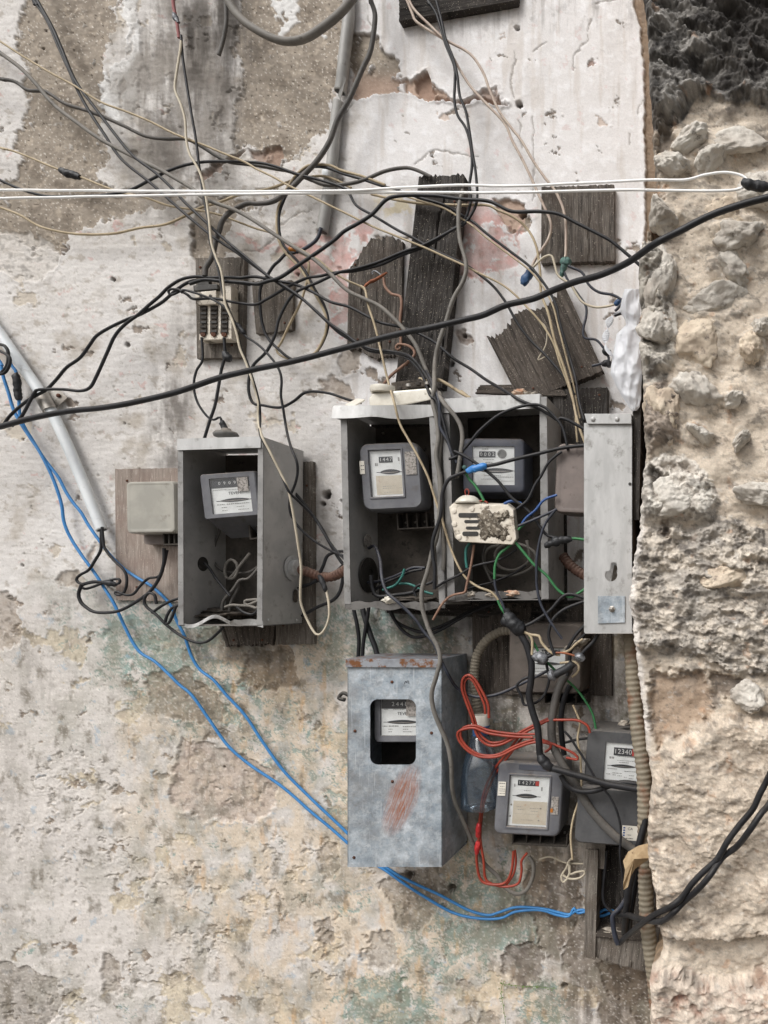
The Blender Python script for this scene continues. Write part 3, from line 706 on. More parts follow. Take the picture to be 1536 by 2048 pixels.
    c = mixc(c, (238, 232, 222), low * ss(.3, .5, fbm(X / 7, Y / 5, 3, 88, .6)) * .35)
    c = mixc(c, (126, 116, 100), (low * .8 + midz * .5) * ss(.36, .56, fbm(X / 6, Y / 5, 3, 89, .65)) * .5)
    rain = blobs([(370, 190, 140, 260, 1.0), (446, 100, 60, 200, 1.0), (620, 480, 120, 100, .3), (900, 30, 250, 60, .5), (1100, 20, 220, 50, .6), (120, 1330, 60, 200, .4)])
    rs = ss(.0, .45, fbm(X / 15, Y / 220, 4, 82, .6))
    c = mixc(c, (122, 114, 104), rain * rs * .62)
    c = mixc(c, (150, 142, 131), blobs([(360, 200, 150, 280, 1)]) * ss(-.5, .3, fbm(X / 60, Y / 100, 5, 90, .62)) * .9)
    c = mixc(c, (112, 104, 95), blobs([(425, 120, 95, 230, 1), (345, 180, 60, 200, .8), (300, 250, 40, 70, .7)]) * ss(-.15, .35, .5 * fbm(X / 24, Y / 260, 4, 92, .6) + .6 * fbm(X / 30, Y / 60, 5, 93, .65)) * .75)
    c = mixc(c, (66, 60, 54), blobs([(455, 60, 32, 130, 1), (398, 90, 34, 120, .8), (330, 255, 40, 60, .5), (480, 1290, 110, 46, .6), (1000, 1240, 220, 40, .7)]) * ss(-.7, .1, fbm(X / 16, Y / 90, 4, 91, .6)) * .8)
    c = mixc(c, (104, 98, 90), rain * ss(.10, .5, fbm(X / 24, Y / 34, 5, 83, .65)) * .5)
    lum = (c @ np.array([.3, .59, .11], np.float32))[..., None]; c = (lum + (c - lum) * (.80 + .22 * low)[..., None]) * np.array([.99, 1.0, 1.035], np.float32)
    c = c * (1 + .05 * grain[..., None] + .05 * np.clip(fbm(X / 3.1, Y / 3.1, 2, 84), -1, 1)[..., None])
    co = np.stack([(X - VX) * S, -h, (VY - Y) * S], -1)
    o = grid_mesh('plaster_wall', co, c, MAT['plaster'])
    tag(o, 'old plaster wall with peeling white, pink and green paint behind everything', 'wall', kind='thing')
build_wall()

# ------------------------------------------------------------------ the rubble stone pillar on the right
EDGE_Y = [-900, -20, 60, 170, 300, 400, 455, 520, 560, 700, 800, 900, 1000, 1050, 1150, 1200, 1250, 1300, 1400, 1450, 1500, 1560, 1640, 1700, 1780, 1850, 1900, 1924, 1936, 2048, 2600]
EDGE_X = [1285, 1284, 1297, 1300, 1306, 1312, 1294, 1281, 1279, 1280, 1286, 1290, 1283, 1279, 1264, 1260, 1265, 1268, 1280, 1286, 1291, 1303, 1297, 1297, 1307, 1317, 1324, 1320, 1302, 1303, 1303]
PD = 0.30
STONES = [(1386, 286, 40, 24, 1, 20, 'stone'), (1424, 328, 34, 24, 2, 35, 'stone'), (1476, 286, 52, 28, 3, 10, 'stone'), (1345, 334, 34, 22, 4, -12, 'stone'), (1322, 428, 32, 36, 5, 0, 'stone'),
          (1424, 424, 52, 30, 6, -8, 'stone_warm'), (1482, 470, 44, 30, 7, 14, 'stone'), (1322, 570, 34, 66, 8, 0, 'stone'), (1444, 604, 52, 28, 9, 6, 'stone'), (1462, 532, 38, 28, 10, -20, 'stone'),
          (1388, 682, 50, 48, 11, 10, 'stone_warm'), (1388, 788, 40, 44, 12, 20, 'stone'), (1500, 700, 22, 26, 13, 0, 'stone_warm'), (1326, 826, 34, 60, 14, 0, 'stone_warm'), (1318, 672, 34, 56, 15, 0, 'stone'),
          (1466, 804, 24, 14, 16, 30, 'stone'), (1484, 884, 12, 26, 17, -30, 'stone'), (1344, 1000, 50, 40, 18, 20, 'stone'), (1512, 990, 38, 24, 19, -10, 'stone'), (1500, 1392, 32, 26, 20, 0, 'stone'),
          (1448, 1160, 46, 28, 22, 10, 'stone_warm'), (1524, 660, 22, 20, 23, 0, 'stone'), (1396, 870, 26, 20, 25, 0, 'stone'), (1524, 390, 40, 40, 26, 0, 'stone')]
def build_pillar():
    ys = axis(-800, -24, 2076, 2640, 2.0, 12)
    nl = 22
    us = np.concatenate([np.arange(0, 290, 2.0), np.arange(290, 560, 4.0), np.arange(560, 1100, 14)]).astype(np.float32)
    ex = np.interp(ys, EDGE_Y, EDGE_X).astype(np.float32)
    ex = ex + 2.6 * perlin(ys / 17, ys * 0 + 3.3, 5) + 1.6 * perlin(ys / 6, ys * 0 + 9.1, 6)
    U, Y = np.meshgrid(us, ys); X = ex[:, None] + U
    w1 = fbm(X / 60, Y / 60, 5, 101, .62); w2 = fbm(X / 60, Y / 60, 5, 102, .62); w3 = fbm(X / 11, Y / 9, 3, 103, .6)
    XW = X + 16 * w1 + 5 * w3; YW = Y + 16 * w2 - 5 * w3
    fine = fbm(X / 5, Y / 4, 3, 104, .7); mid = fbm(X / 22, Y / 16, 5, 105, .62); big = fbm(X / 110, Y / 90, 4, 106, .5)
    ra = XW * .94 + YW * .34; rb = YW * .94 - XW * .34
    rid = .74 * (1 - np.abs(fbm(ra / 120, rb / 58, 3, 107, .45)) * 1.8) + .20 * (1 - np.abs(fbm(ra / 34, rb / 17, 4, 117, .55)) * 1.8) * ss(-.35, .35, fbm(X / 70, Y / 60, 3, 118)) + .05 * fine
    c = np.zeros(X.shape + (3,), np.float32) + np.array(lin((212, 195, 172)), np.float32)       # lime mortar
    c = mixc(c, (192, 174, 152), ss(-.1, .5, fbm(X / 40, Y / 36, 4, 108)) * .8)
    c = mixc(c, (222, 204, 180), ss(.1, .5, mid) * .7)
    h = .014 * big + .0020 * mid + .0007 * fine
    for (sx_, sy_, rx_, ry_, _s, _a, _m) in STONES:
        e = np.sqrt(((X - sx_) / (rx_ * 1.0)) ** 2 + ((Y - sy_) / (ry_ * 1.0)) ** 2) + .22 * w1
        h = h + .009 * ss(1.6, .95, e)
        c = mixc(c, (176, 164, 148), ss(1.5, 1.0, e) * ss(-.3, .3, mid) * .7)
    def block(poly, col, lift, rough, col2, k=.6):
        nonlocal c, h
        dd = pd(XW, YW, poly); m = ss(-3, 4, dd); r = ss(-2, 22, dd)
        cc = np.zeros_like(c) + np.array(lin(col), np.float32)
        cc = mixc(cc, col2, ss(-.1, .45, fbm(X / 34, Y / 24, 5, 111, .64)) * k)
        cc = mixc(cc, tuple(min(255, int(v * 1.16)) for v in col), ss(.15, .5, mid) * .6)
        c = c * (1 - m[..., None]) + cc * m[..., None]
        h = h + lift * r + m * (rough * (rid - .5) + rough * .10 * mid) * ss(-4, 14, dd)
        c = mixc(c, tuple(min(255, int(v * 1.22)) for v in col), m * ss(.62, .95, rid) * .55); c = mixc(c, col2, m * ss(.35, -.1, rid) * .5)  # pale crust and highlights painted on ridges, shade painted into hollows
    block([(1240, -60), (1570, -60), (1580, 238), (1500, 214), (1440, 208), (1398, 204), (1362, 236), (1330, 268), (1306, 262), (1280, 200)], (146, 142, 136), .026, .038, (66, 63, 60), .95)
    block([(1240, 1155), (1282, 1040), (1380, 1052), (1480, 1036), (1600, 1090), (1620, 1345), (1480, 1352), (1400, 1322), (1300, 1306), (1240, 1290)], (204, 191, 173), .022, .030, (124, 116, 108), .95)
    block([(1260, 1640), (1306, 1560), (1340, 1502), (1372, 1470), (1420, 1436), (1472, 1426), (1640, 1430), (1640, 1866), (1318, 1884), (1306, 1790), (1280, 1700)], (206, 188, 165), .036, .008, (166, 146, 124), .85)
    block([(1280, 1938), (1340, 1926), (1424, 1950), (1640, 1930), (1640, 2300), (1280, 2300)], (208, 190, 170), .030, .012, (176, 140, 118), .8)
    block([(1240, 480), (1330, 500), (1345, 600), (1350, 720), (1330, 770), (1240, 760)], (196, 188, 174), .022, .030, (128, 122, 114), .9)
    block([(1284, 775), (1330, 760), (1362, 800), (1358, 880), (1300, 905), (1280, 860)], (156, 140, 124), .018, .020, (96, 86, 78), .9)
    block([(1270, 930), (1330, 905), (1400, 930), (1440, 990), (1430, 1040), (1330, 1040), (1270, 1050)], (216, 207, 194), .020, .026, (150, 136, 120), .8)
    # crevices and rusty pockets
    for poly, col, dep in (([(1300, 1340), (1412, 1346), (1430, 1420), (1360, 1462), (1318, 1500), (1296, 1440)], (168, 138, 108), .020), ([(1420, 1345), (1495, 1362), (1480, 1400), (1420, 1392)], (120, 102, 86), .024),
                           ([(1322, 1100 - 60), (1336, 1044), (1340, 1076), (1322, 1070)], (110, 84, 64), .02), ([(1310, 940), (1336, 950), (1330, 990), (1312, 984)], (72, 56, 44), .035), ([(1300, 210), (1320, 230), (1345, 240), (1340, 300), (1306, 310)], (96, 84, 72), .02),
                           ([(1345, 1985), (1372, 1972), (1380, 1998), (1356, 2008)], (168, 104, 72), .02), ([(1500, 1950), (1536, 1945), (1540, 1972), (1510, 1968)], (150, 120, 96), .015), ([(1384, 2002), (1400, 2000), (1398, 2020)], (130, 80, 60), .02), ([(1300, 440), (1336, 452), (1330, 486), (1302, 486)], (84, 72, 60), .02),
                           ([(1296, 310), (1322, 330), (1322, 480), (1300, 480)], (128, 98, 70), .015)):
        dd = pd(XW + 10 * w2, YW + 10 * w1, poly); m = ss(-7, 9, dd)
        c = mixc(c, col, m * .8); h = h - m * dep
    c = mixc(c, (196, 144, 98), ss(.46, .62, fbm(X / 36, Y / 30, 4, 120)) * .45)
    c = mixc(c, (150, 143, 134), ss(900, 1060, Y) * ss(1420, 1300, Y) * ss(-.15, .35, fbm(X / 90, Y / 60, 5, 126, .6)) * .7)
    # black lichen and soot in patches, pale crust and painted highlights in flecks
    ln = fbm(X / 44, Y / 30, 6, 121, .66)
    lz = ss(.10, .38, ln) * (.75 - .45 * ss(1420, 1500, Y) + .1)
    c = mixc(c, (92, 87, 82), lz * .7)
    c = mixc(c, (128, 121, 113), ss(.2, .65, fbm(X / 15, Y / 10, 5, 122, .65)) * .45)
    c = mixc(c, (232, 226, 216), ss(.28, .56, fbm(X / 19, Y / 13, 5, 123, .65)) * .42)
    c = mixc(c, (128, 118, 108), ss(1420, 1500, Y) * ss(-.0, .45, fbm(X / 30, Y / 22, 6, 127, .68)) * ss(260, 40, U + 30 * w1) * .7)
    c = mixc(c, (52, 49, 48), ss(290, 180, Y + 60 * w1) * ss(-.2, .35, fbm(X / 60, Y / 44, 5, 124, .62)) * .85)
    c = mixc(c, (60, 56, 54), ss(300, 60, Y + 40 * w2) * ss(60, 180, U) * .8)  # upper right corner darkened: a lens vignette painted into the colour
    c = mixc(c, (222, 214, 206), ss(20, 6, U + 6 * w3) * ss(1000, 1080, Y) * ss(1560, 1440, Y) * .75)
    pit = fbm(X / 8, Y / 6, 3, 125, .6); pm = ss(.56, .74, pit)
    c = mixc(c, (120, 110, 98), pm * .5); h = h - pm * .003
    lum = (c @ np.array([.3, .59, .11], np.float32))[..., None]; c = lum + (c - lum) * .74
    c = c * (1 + .10 * fine[..., None])
    rnd = 13.0
    fall = np.where(U < rnd, rnd - np.sqrt(np.maximum(rnd * rnd - (rnd - U) ** 2, 0)), 0) * S * 1.4
    d = PD + h - fall
    k = S * (D - PD) / D
    co = np.stack([(X - VX) * k, -d, (VY - Y) * k], -1)
    # the reveal that turns back to the plaster wall
    fr = np.linspace(0, 1, nl, endpoint=False).astype(np.float32)
    Lx = np.repeat(((ex - VX) * k)[:, None], nl, 1); Ld = fr[None, :] * d[:, :1]
    nz = fbm(Ld / S / 30 + 50, np.repeat(Y[:, :1], nl, 1) / 26, 4, 130, .6)
    Lx = Lx + np.maximum(0, .004 + .008 * nz) * (1 - fr[None, :] ** 4)
    Lc = np.zeros(Lx.shape + (3,), np.float32) + np.array(lin((176, 152, 126)), np.float32)
    Lc = mixc(Lc, (112, 98, 84), ss(-.2, .4, nz)) + 0
    Lco = np.stack([Lx, -Ld, np.repeat(co[:, :1, 2], nl, 1)], -1)
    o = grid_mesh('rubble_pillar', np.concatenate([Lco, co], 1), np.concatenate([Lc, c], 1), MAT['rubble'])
    tag(o, 'rough rubble stone pillar with lime mortar and a black top at the right', 'pillar', kind='thing')
    return o
pillar = build_pillar()

def rock(name, px, py, d, rx, ry, rd, mat, seed, ang=0, rough=.33, sub=4, parent=None, freq=1.6):
    bm = bmesh.new(); bmesh.ops.create_icosphere(bm, subdivisions=sub, radius=1.0)
    c = P(px, py, d); k = S * (D - d) / D
    ca, sa = math.cos(R(ang)), math.sin(R(ang))
    off = Vector((seed * 3.1, seed * 1.7, seed * .9))
    mb = MB()
    for v in bm.verts:
        q = v.co.copy()
        n = mnoise.fractal(q * freq + off, 0.9, 2.1, 5)
        r2 = mnoise.ridged_multi_fractal(q * 2.6 + off, 0.8, 2.1, 6, 1.0, 2.0)
        q = q * (1 + rough * n + .085 * (r2 - 1))
        x, z = q.x * rx * k, q.z * ry * k
        mb.v.append(c + Vector((x * ca - z * sa, q.y * rd, x * sa + z * ca)))
    mb.f = [tuple(v.index for v in f.verts) for f in bm.faces]
    bm.free()
    return mb.build(name, mat, parent, smooth=True)
def broken_stone(px, py, rx, ry, rd, mat, seed, ang, parent):
    """angular fragment: hull of random points, edges worn, faces pitted"""
    rr = random.Random(seed * 13 + 1); bm = bmesh.new()
    for i in range(15):
        v = Vector((rr.gauss(0, 1), rr.gauss(0, 1), rr.gauss(0, 1))).normalized() * rr.uniform(.86, 1.14); bm.verts.new(v)
    bmesh.ops.convex_hull(bm, input=bm.verts)
    bmesh.ops.delete(bm, geom=[v for v in bm.verts if not v.link_faces], context='VERTS')
    for _ in range(4):
        bmesh.ops.subdivide_edges(bm, edges=bm.edges[:], cuts=1, use_grid_fill=True)
        bmesh.ops.triangulate(bm, faces=[f for f in bm.faces if len(f.verts) > 4])
        bmesh.ops.smooth_vert(bm, verts=bm.verts[:], factor=.22, use_axis_x=True, use_axis_y=True, use_axis_z=True)
    bm.normal_update(); off = Vector((seed * 3.1, seed * 1.7, seed * .9)); c = P(px, py, PD + .003); k = S * (D - PD) / D
    ca, sa = math.cos(R(ang)), math.sin(R(ang)); mb = MB()
    for v in bm.verts:
        n = mnoise.fractal(v.co * 1.7 + off, .8, 2.1, 6); r2 = mnoise.ridged_multi_fractal(v.co * 3.2 + off, .9, 2.1, 5, 1.0, 2.0)
        q = v.co * (1 + .20 * n) + v.normal * (.055 * (r2 - 1.0))
        x, z = q.x * rx * k, q.z * ry * k
        mb.v.append(c + Vector((x * ca - z * sa, q.y * rd, x * sa + z * ca)))
    mb.f = [tuple(v.index for v in f.verts) for f in bm.faces]; bm.free()
    return mb.build('stone', mat, parent, smooth=True)
for (px, py, rx, ry, sd, ang, mt) in STONES:
    broken_stone(px, py, rx * 1.3, ry * 1.3, .046, MAT[mt], sd, ang, pillar)
# ------------------------------------------------------------------ weathered boards
def plank(name, label, corners, d0, th, mat, jag=(0, 0), topf=None, botf=None, relief=.0012, seed=1, parent=None, group='weathered boards on the wall', cat='board', step=3.0, grain='v'):
    """corners tl,tr,br,bl in photo pixels, taken at the front face depth"""
    tl, tr, br, bl = [np.array(q, float) for q in corners]
    W = (np.linalg.norm(tr - tl) + np.linalg.norm(br - bl)) / 2; H = (np.linalg.norm(bl - tl) + np.linalg.norm(br - tr)) / 2
    nu = max(6, int(W / step)); nv = max(6, int(H / step))
    u = np.linspace(0, 1, nu + 1); v = np.linspace(0, 1, nv + 1); U, V = np.meshgrid(u, v)
    gu, gv = (U * W, V * H) if grain == 'v' else (V * H, U * W)
    # ragged ends follow the fibres
    across = np.linspace(0, W if grain == 'v' else H, (nu if grain == 'v' else nv) + 1)
    def jagf(k, amp): 
        f = fbm(across / 5.0 + seed * 9, across * 0 + k * 3.1, 4, seed + 200, .8); return np.clip(f + .1, -.35, 1) * amp
    PX = (1 - V)[..., None] * ((1 - U)[..., None] * tl + U[..., None] * tr) + V[..., None] * ((1 - U)[..., None] * bl + U[..., None] * br)
    if grain == 'v':
        dv = (bl - tl) / H
        j0 = jagf(1, jag[0]) + (np.array([topf(x) for x in u]) if topf else 0); j1 = jagf(2, jag[1]) + (np.array([botf(x) for x in u]) if botf else 0)
        PX = PX + ((1 - V) ** 3 * j0[None, :] - V ** 3 * j1[None, :])[..., None] * dv
    else:
        du = (tr - tl) / W
        j0 = jagf(1, jag[0]); j1 = jagf(2, jag[1])
        PX = PX + ((1 - U) ** 3 * j0[:, None] - U ** 3 * j1[:, None])[..., None] * du
    wob = 3 * fbm(gu / 60, gv / 80, 2, seed + 208)
    rel = .6 * fbm((gu + wob) / 6.0 + seed * 5, gv / 90.0, 4, seed + 210, .6) * (.5 + ss(-.3, .4, fbm(gu / 40, gv / 60, 3, seed + 216))) + .4 * fbm(gu / 14, gv / 26, 4, seed + 217)
    crack = ss(.52, .64, fbm((gu + wob * 2) / 16.0 + seed * 7, gv / 210.0, 3, seed + 214))
    dd = d0 + th + relief * rel - crack * relief * 2.2 + .0012 * fbm(gu / 40, gv / 60, 2, seed + 220)
    k = S * (D - dd) / D
    co = np.stack([(PX[..., 0] - VX) * k, -dd, (VY - PX[..., 1]) * k], -1)
    uv = np.stack([gu, gv], -1) * S + seed * .37
    # sides running back to the wall, as extra rows and columns
    def ring(a):
        b = np.concatenate([a[:1], a, a[-1:]], 0); return np.concatenate([b[:, :1], b, b[:, -1:]], 1)
    co2 = ring(co); uv2 = ring(uv)
    back = np.ones(co2.shape[:2], bool); back[1:-1, 1:-1] = False
    co2[..., 1][back] = -d0
    org = tuple(co2.reshape(-1, 3).mean(0)) if parent is None else tuple(parent.location)
    o = grid_mesh(name, co2, None, mat, org, uv2)
    for p in o.data.polygons: p.use_smooth = False
    if parent is None: tag(o, label, cat, group)
    else: o.parent = parent; o.location = (0, 0, 0)
    rr = random.Random(seed)
    if parent is None and min(W, H) > 60:
        for (a, b) in ((.12, .1), (.86, .14), (.2, .9), (.8, .88)):
            if rr.random() < .6:
                iu, iv = int(a * nu), int(b * nv); q = Vector(co[iv, iu]); m = MB(); m.lathe([(.0032, 0), (.0030, .0012), (.0004, .0018)], q, 8, 'y'); m.v = [v - o.location for v in m.v]; m.build('nail', MAT['rust'], o, local=True, smooth=True)
    return o

plank('weathered_board', 'grey board behind the white fuse block at upper left', [(391, 516), (489, 514), (484, 714), (394, 717)], .004, .016, MAT['wood_grey'], (3, 2), seed=1)
plank('weathered_board', 'small bare grey board hanging right of the fuse block', [(503, 562), (586, 560), (584, 660), (512, 668)], .004, .014, MAT['wood_grey'], (6, 4), seed=2)
plank('weathered_board', 'tall charred black plank leaning above the twin open boxes', [(838, 352), (930, 348), (884, 776), (790, 774)], .012, .03, MAT['wood_black'], (9, 3), seed=3, relief=.0022)
plank('weathered_board', 'short black plank with a cut left corner beside the tall plank', [(699, 480), (806, 472), (800, 722), (694, 700)], .004, .014, MAT['wood_mid'], (16, 12), seed=4,
      topf=lambda u: max(0, .38 - u) * 170 + max(0, u - .8) * 60, botf=lambda u: 8 * math.sin(u * 9), relief=.002)
plank('weathered_board', 'square black board at upper right with wires over it', [(1083, 374), (1228, 368), (1229, 522), (1082, 526)], .006, .018, MAT['wood_mid'], (5, 3), seed=5)
plank('weathered_board', 'tilted split board above the right open box', [(973, 672), (1132, 578), (1206, 742), (1042, 806)], .014, .028, MAT['wood_brown'], (12, 5), seed=6, relief=.0022, topf=lambda u: 10 * math.sin(u * 11))
plank('weathered_board', 'long black beam end cut off by the top of the photo', [(797, -60), (1038, -66), (1034, 0), (798, 42)], .006, .022, MAT['wood_black'], (2, 2), seed=7, grain='h')
plank('weathered_board', 'stained plywood sheet behind the yellowed blank meter cover', [(230, 938), (452, 934), (452, 1206), (232, 1200)], .003, .012, MAT['ply'], (2, 2), seed=8, relief=.0006)
plank('weathered_board', 'dark vertical board showing right of the left open box', [(548, 928), (626, 922), (628, 1288), (552, 1290)], .003, .014, MAT['wood_grey'], (4, 3), seed=9)
plank('weathered_board', 'dark scorched board hanging below the left open box', [(430, 1226), (552, 1228), (546, 1290), (452, 1292)], .003, .012, MAT['wood_brown'], (2, 9), seed=10)
plank('weathered_board', 'black offcut half hidden behind the narrow pale box', [(1106, 778), (1214, 774), (1214, 900), (1110, 904)], .006, .03, MAT['wood_black'], (3, 2), seed=11)
plank('weathered_board', 'sooty batten running under the twin open boxes', [(770, 1206), (1180, 1200), (1180, 1246), (774, 1226)], .003, .014, MAT['wood_black'], (2, 2), seed=12, grain='h')
plank('weathered_board', 'dark brown board behind the dusty brown meter', [(944, 1206), (1222, 1206), (1224, 1392), (946, 1388)], .003, .014, MAT['wood_brown'], (3, 3), seed=13)
plank('weathered_board', 'sooty backboard behind the twin open boxes', [(742, 800), (1130, 790), (1134, 1212), (744, 1212)], .003, .010, MAT['wood_black'], (2, 2), seed=14, step=5)
plank('weathered_board', 'splintered wood strip lying along the right box lid', [(960, 770), (1120, 768), (1134, 792), (950, 786)], .03, .012, MAT['wood_brown'], (6, 10), seed=15, grain='h', relief=.002)
plank('weathered_board', 'small dark board under the grey meter in the lower right', [(1168, 1668), (1212, 1668), (1208, 1738), (1166, 1736)], .05, .012, MAT['wood_grey'], (2, 2), seed=16)

# ------------------------------------------------------------------ sheet-metal meter boxes
def rivet(root, p, ax, r=.0042, mat='alu_pale'):
    m = MB(); m.lathe([(r, 0), (r * .9, r * .35), (r * .5, r * .6), (.0002, r * .68)], p, 10, ax); m.build('rivet', MAT[mat], root, smooth=True)

def front_pts(fl, df): return [P(x, y, df) for x, y in fl]
TH = .0022

def open_box(label, fl, df, db, lid, lipw=10, wob=0, seed=0, right_lip=True, mats=('alu', 'alu_in', 'alu_pale')):
    """fl: tl,tr,br,bl of the front opening; lid: (left px, right px, y top left, y top right, flange px)"""
    tl, tr, br, bl = front_pts(fl, df)
    back = Vector((0, df - db, 0))
    root = thing('meter_box', label, 'meter box', (bl + br) / 2 + back, 'open sheet metal meter boxes')
    side, inner, pale = [MAT[q] for q in mats]
    m = MB(); m.slab([tl + back, tr + back, br + back, bl + back], (0, -TH, 0)); m.build('back_plate', MAT['back'], root)
    for a, b, sg in ((tl, bl, 1), (tr, br, -1)):
        m = MB(); m.slab([a, a + back, b + back, b], (TH * sg, 0, 0)); m.build('side_panel', side, root, bevel=.0006)
        m = MB(); w = Vector((lipw * S * sg * .88, 0, 0))
        m.slab([a + Vector((0, -.0008, 0)), a + w + Vector((0, -.0008, 0)), b + w + Vector((0, -.0008, 0)), b + Vector((0, -.0008, 0))], (0, -TH * .8, 0))
        m.build('front_lip', MAT['alu_lip'], root, bevel=.0005)
    m = MB(); m.slab([bl, br, br + back, bl + back], (0, 0, -TH)); m.build('base_panel', inner, root, bevel=.0005)
    # lid: a folded cap with hanging front and side flanges
    lx, rx, yl, yr, fh = lid
    a, b = P(lx, yl, df + .003), P(rx, yr, df + .003); bk = Vector((0, df - db + .006, 0)); dn = Vector((0, 0, -fh * S * .9))
    m = MB(); m.slab([a, b, b + bk, a + bk], (0, 0, TH)); 
    n = 16; prev = None; rows = [[], []]
    for i in range(n + 1):
        t = i / n; p = a.lerp(b, t); wv = wob * S * math.sin(t * 5.2 + seed) * (1 - .3 * t)
        rows[0].append(p + Vector((0, -abs(wv) * .2, TH))); rows[1].append(p + dn + Vector((0, -wv * 1.2 - .001, -abs(wv) * .9)))
    for i in range(n):
        m.slab([rows[0][i], rows[0][i + 1], rows[1][i + 1], rows[1][i]], (0, -TH, 0))
    m.build('lid', pale, root)
    for e, sg in ((b, 1), (a, -1)):
        m = MB(); m.slab([e + Vector((0, 0, TH)), e + bk + Vector((0, 0, TH)), e + bk + dn, e + dn], (TH * sg, 0, 0)); m.build('lid_flange', side, root, bevel=.0005)
        for t in (.22, .8):
            rivet(root, e + bk * t + dn * .5 + Vector((TH * sg, 0, 0)), 'x')
    return root, (tl, tr, br, bl, back)

# left open box
box1, (tl, tr, br, bl, bk) = open_box('open grey meter box at left with a dented left edge', [(357, 884), (528, 882), (526, 1250), (358, 1250)], .17, .022, (356, 523, 880, 875, 21), lipw=11)
m = MB()   # bent, crumpled bottom flange
n = 22; top = []; bot = []
for i in range(n + 1):
    t = i / n; x = 366 + 160 * t
    yb = 1250 - 15 * math.exp(-((t - .42) / .2) ** 2) + 3 * math.sin(t * 13)
    top.append(P(x, yb - (9 if t > .62 else 3), .172)); bot.append(P(x, yb + 4, .168 + .006 * math.sin(t * 7)))
for i in range(n): m.slab([top[i], top[i + 1], bot[i + 1], bot[i]], (0, .0015, 0))
m.build('bent_base_flange', MAT['alu_pale'], box1)
m = MB(); c = P(578, 1136, .068); c.x = tr.x + .0005
m.lathe([(.030, 0), (.030, .002), (.024, .003), (.020, .003), (.020, .012), (.017, .014), (.012, .014)], c, 28, 'x'); m.build('conduit_collar', MAT['alu_pale'], box1, smooth=True, auto=30)
m = MB(); c2 = P(583, 1192, .055); c2.x = tr.x + .0004
m.loft([[Vector((c2.x + dx, c2.y + q.x, c2.z + q.z)) for q in rrect(0, 0, .017, .032, .008, 0)] for dx in (0, .0006)]); m.build('slot_opening', MAT['soot'], box1)
m = MB(); c3 = P(407, 1128, .10); c3.x = tl.x + TH + .0004
m.loft([[Vector((c3.x + dx, c3.y + q.x, c3.z + q.z)) for q in rrect(0, 0, .034, .034, .017, 0, 8)] for dx in (0, .0006)]); m.build('knockout_hole', MAT['black'], box1)
for px, dd in ((540, .155), (584, .05)): 
    q = P(px, 1240, dd); q.x = tr.x; rivet(box1, q, 'x')

box2, b2 = open_box('left one of the joined pair of open meter boxes, under the porcelain fuse holder', [(682, 824), (871, 816), (892, 1208), (690, 1208)], .17, .016, (668, 868, 814, 812, 20), lipw=13, wob=6, seed=1)
box3, b3 = open_box('right one of the joined pair of open meter boxes, under the tilted board', [(884, 806), (1094, 794), (1098, 1198), (896, 1200)], .17, .016, (884, 1080, 800, 790, 27), lipw=15, wob=0)
for (bx, x0, x1, y0, y1) in ((box2, 690, 890, 1206, 1208), (box3, 896, 1098, 1190, 1184)):
    m = MB(); n = 20
    tp = [P(x0 + (x1 - x0) * i / n, y0 + (y1 - y0) * i / n - 3 + 2 * math.sin(i * 1.7), .172) for i in range(n + 1)]
    bt = [P(x0 + (x1 - x0) * i / n, y0 + (y1 - y0) * i / n + 11 + 3 * math.sin(i * .9), .170) for i in range(n + 1)]
    for i in range(n): m.slab([tp[i], tp[i + 1], bt[i + 1], bt[i]], (0, .0015, 0))
    m.build('bent_base_flange', MAT['alu_in'], bx)
m = MB(); c = P(742, 1082, .08); c.x = b2[0].x + TH + .012
m.lathe([(.017, 0), (.017, .001), (.001, .0012)], c, 20, 'x'); m.build('knockout_disc', MAT['label_grey'], box2)
m = MB(); c = P(748, 1150, .075); c.x = b2[0].x + .012
m.lathe([(.042, 0), (.042, .004), (.034, .006), (.016, .006), (.016, .002)], c, 26, 'x'); m.build('conduit_ring', MAT['black'], box2, smooth=True, auto=30)
m = MB(); c = P(767, 867, .02); m.lathe([(.004, 0), (.003, .004), (.0003, .005)], c, 12, 'y'); m.build('screw', MAT['steel'], box2, smooth=True)

# narrow pale box on the return wall: we look at its side panel
fx0, fx1, fy0, fy1, fd = 1170, 1266, 846, 1265, .25
A, B, C_, E = P(fx0, fy0, fd), P(fx1, fy0, fd), P(fx1, fy1, fd), P(fx0, fy1, fd)
bk = Vector((0, .17, 0))
box4 = thing('meter_box', 'narrow pale metal box seen side-on against the stone pillar', 'meter box', (C_ + E) / 2, 'open sheet metal meter boxes')
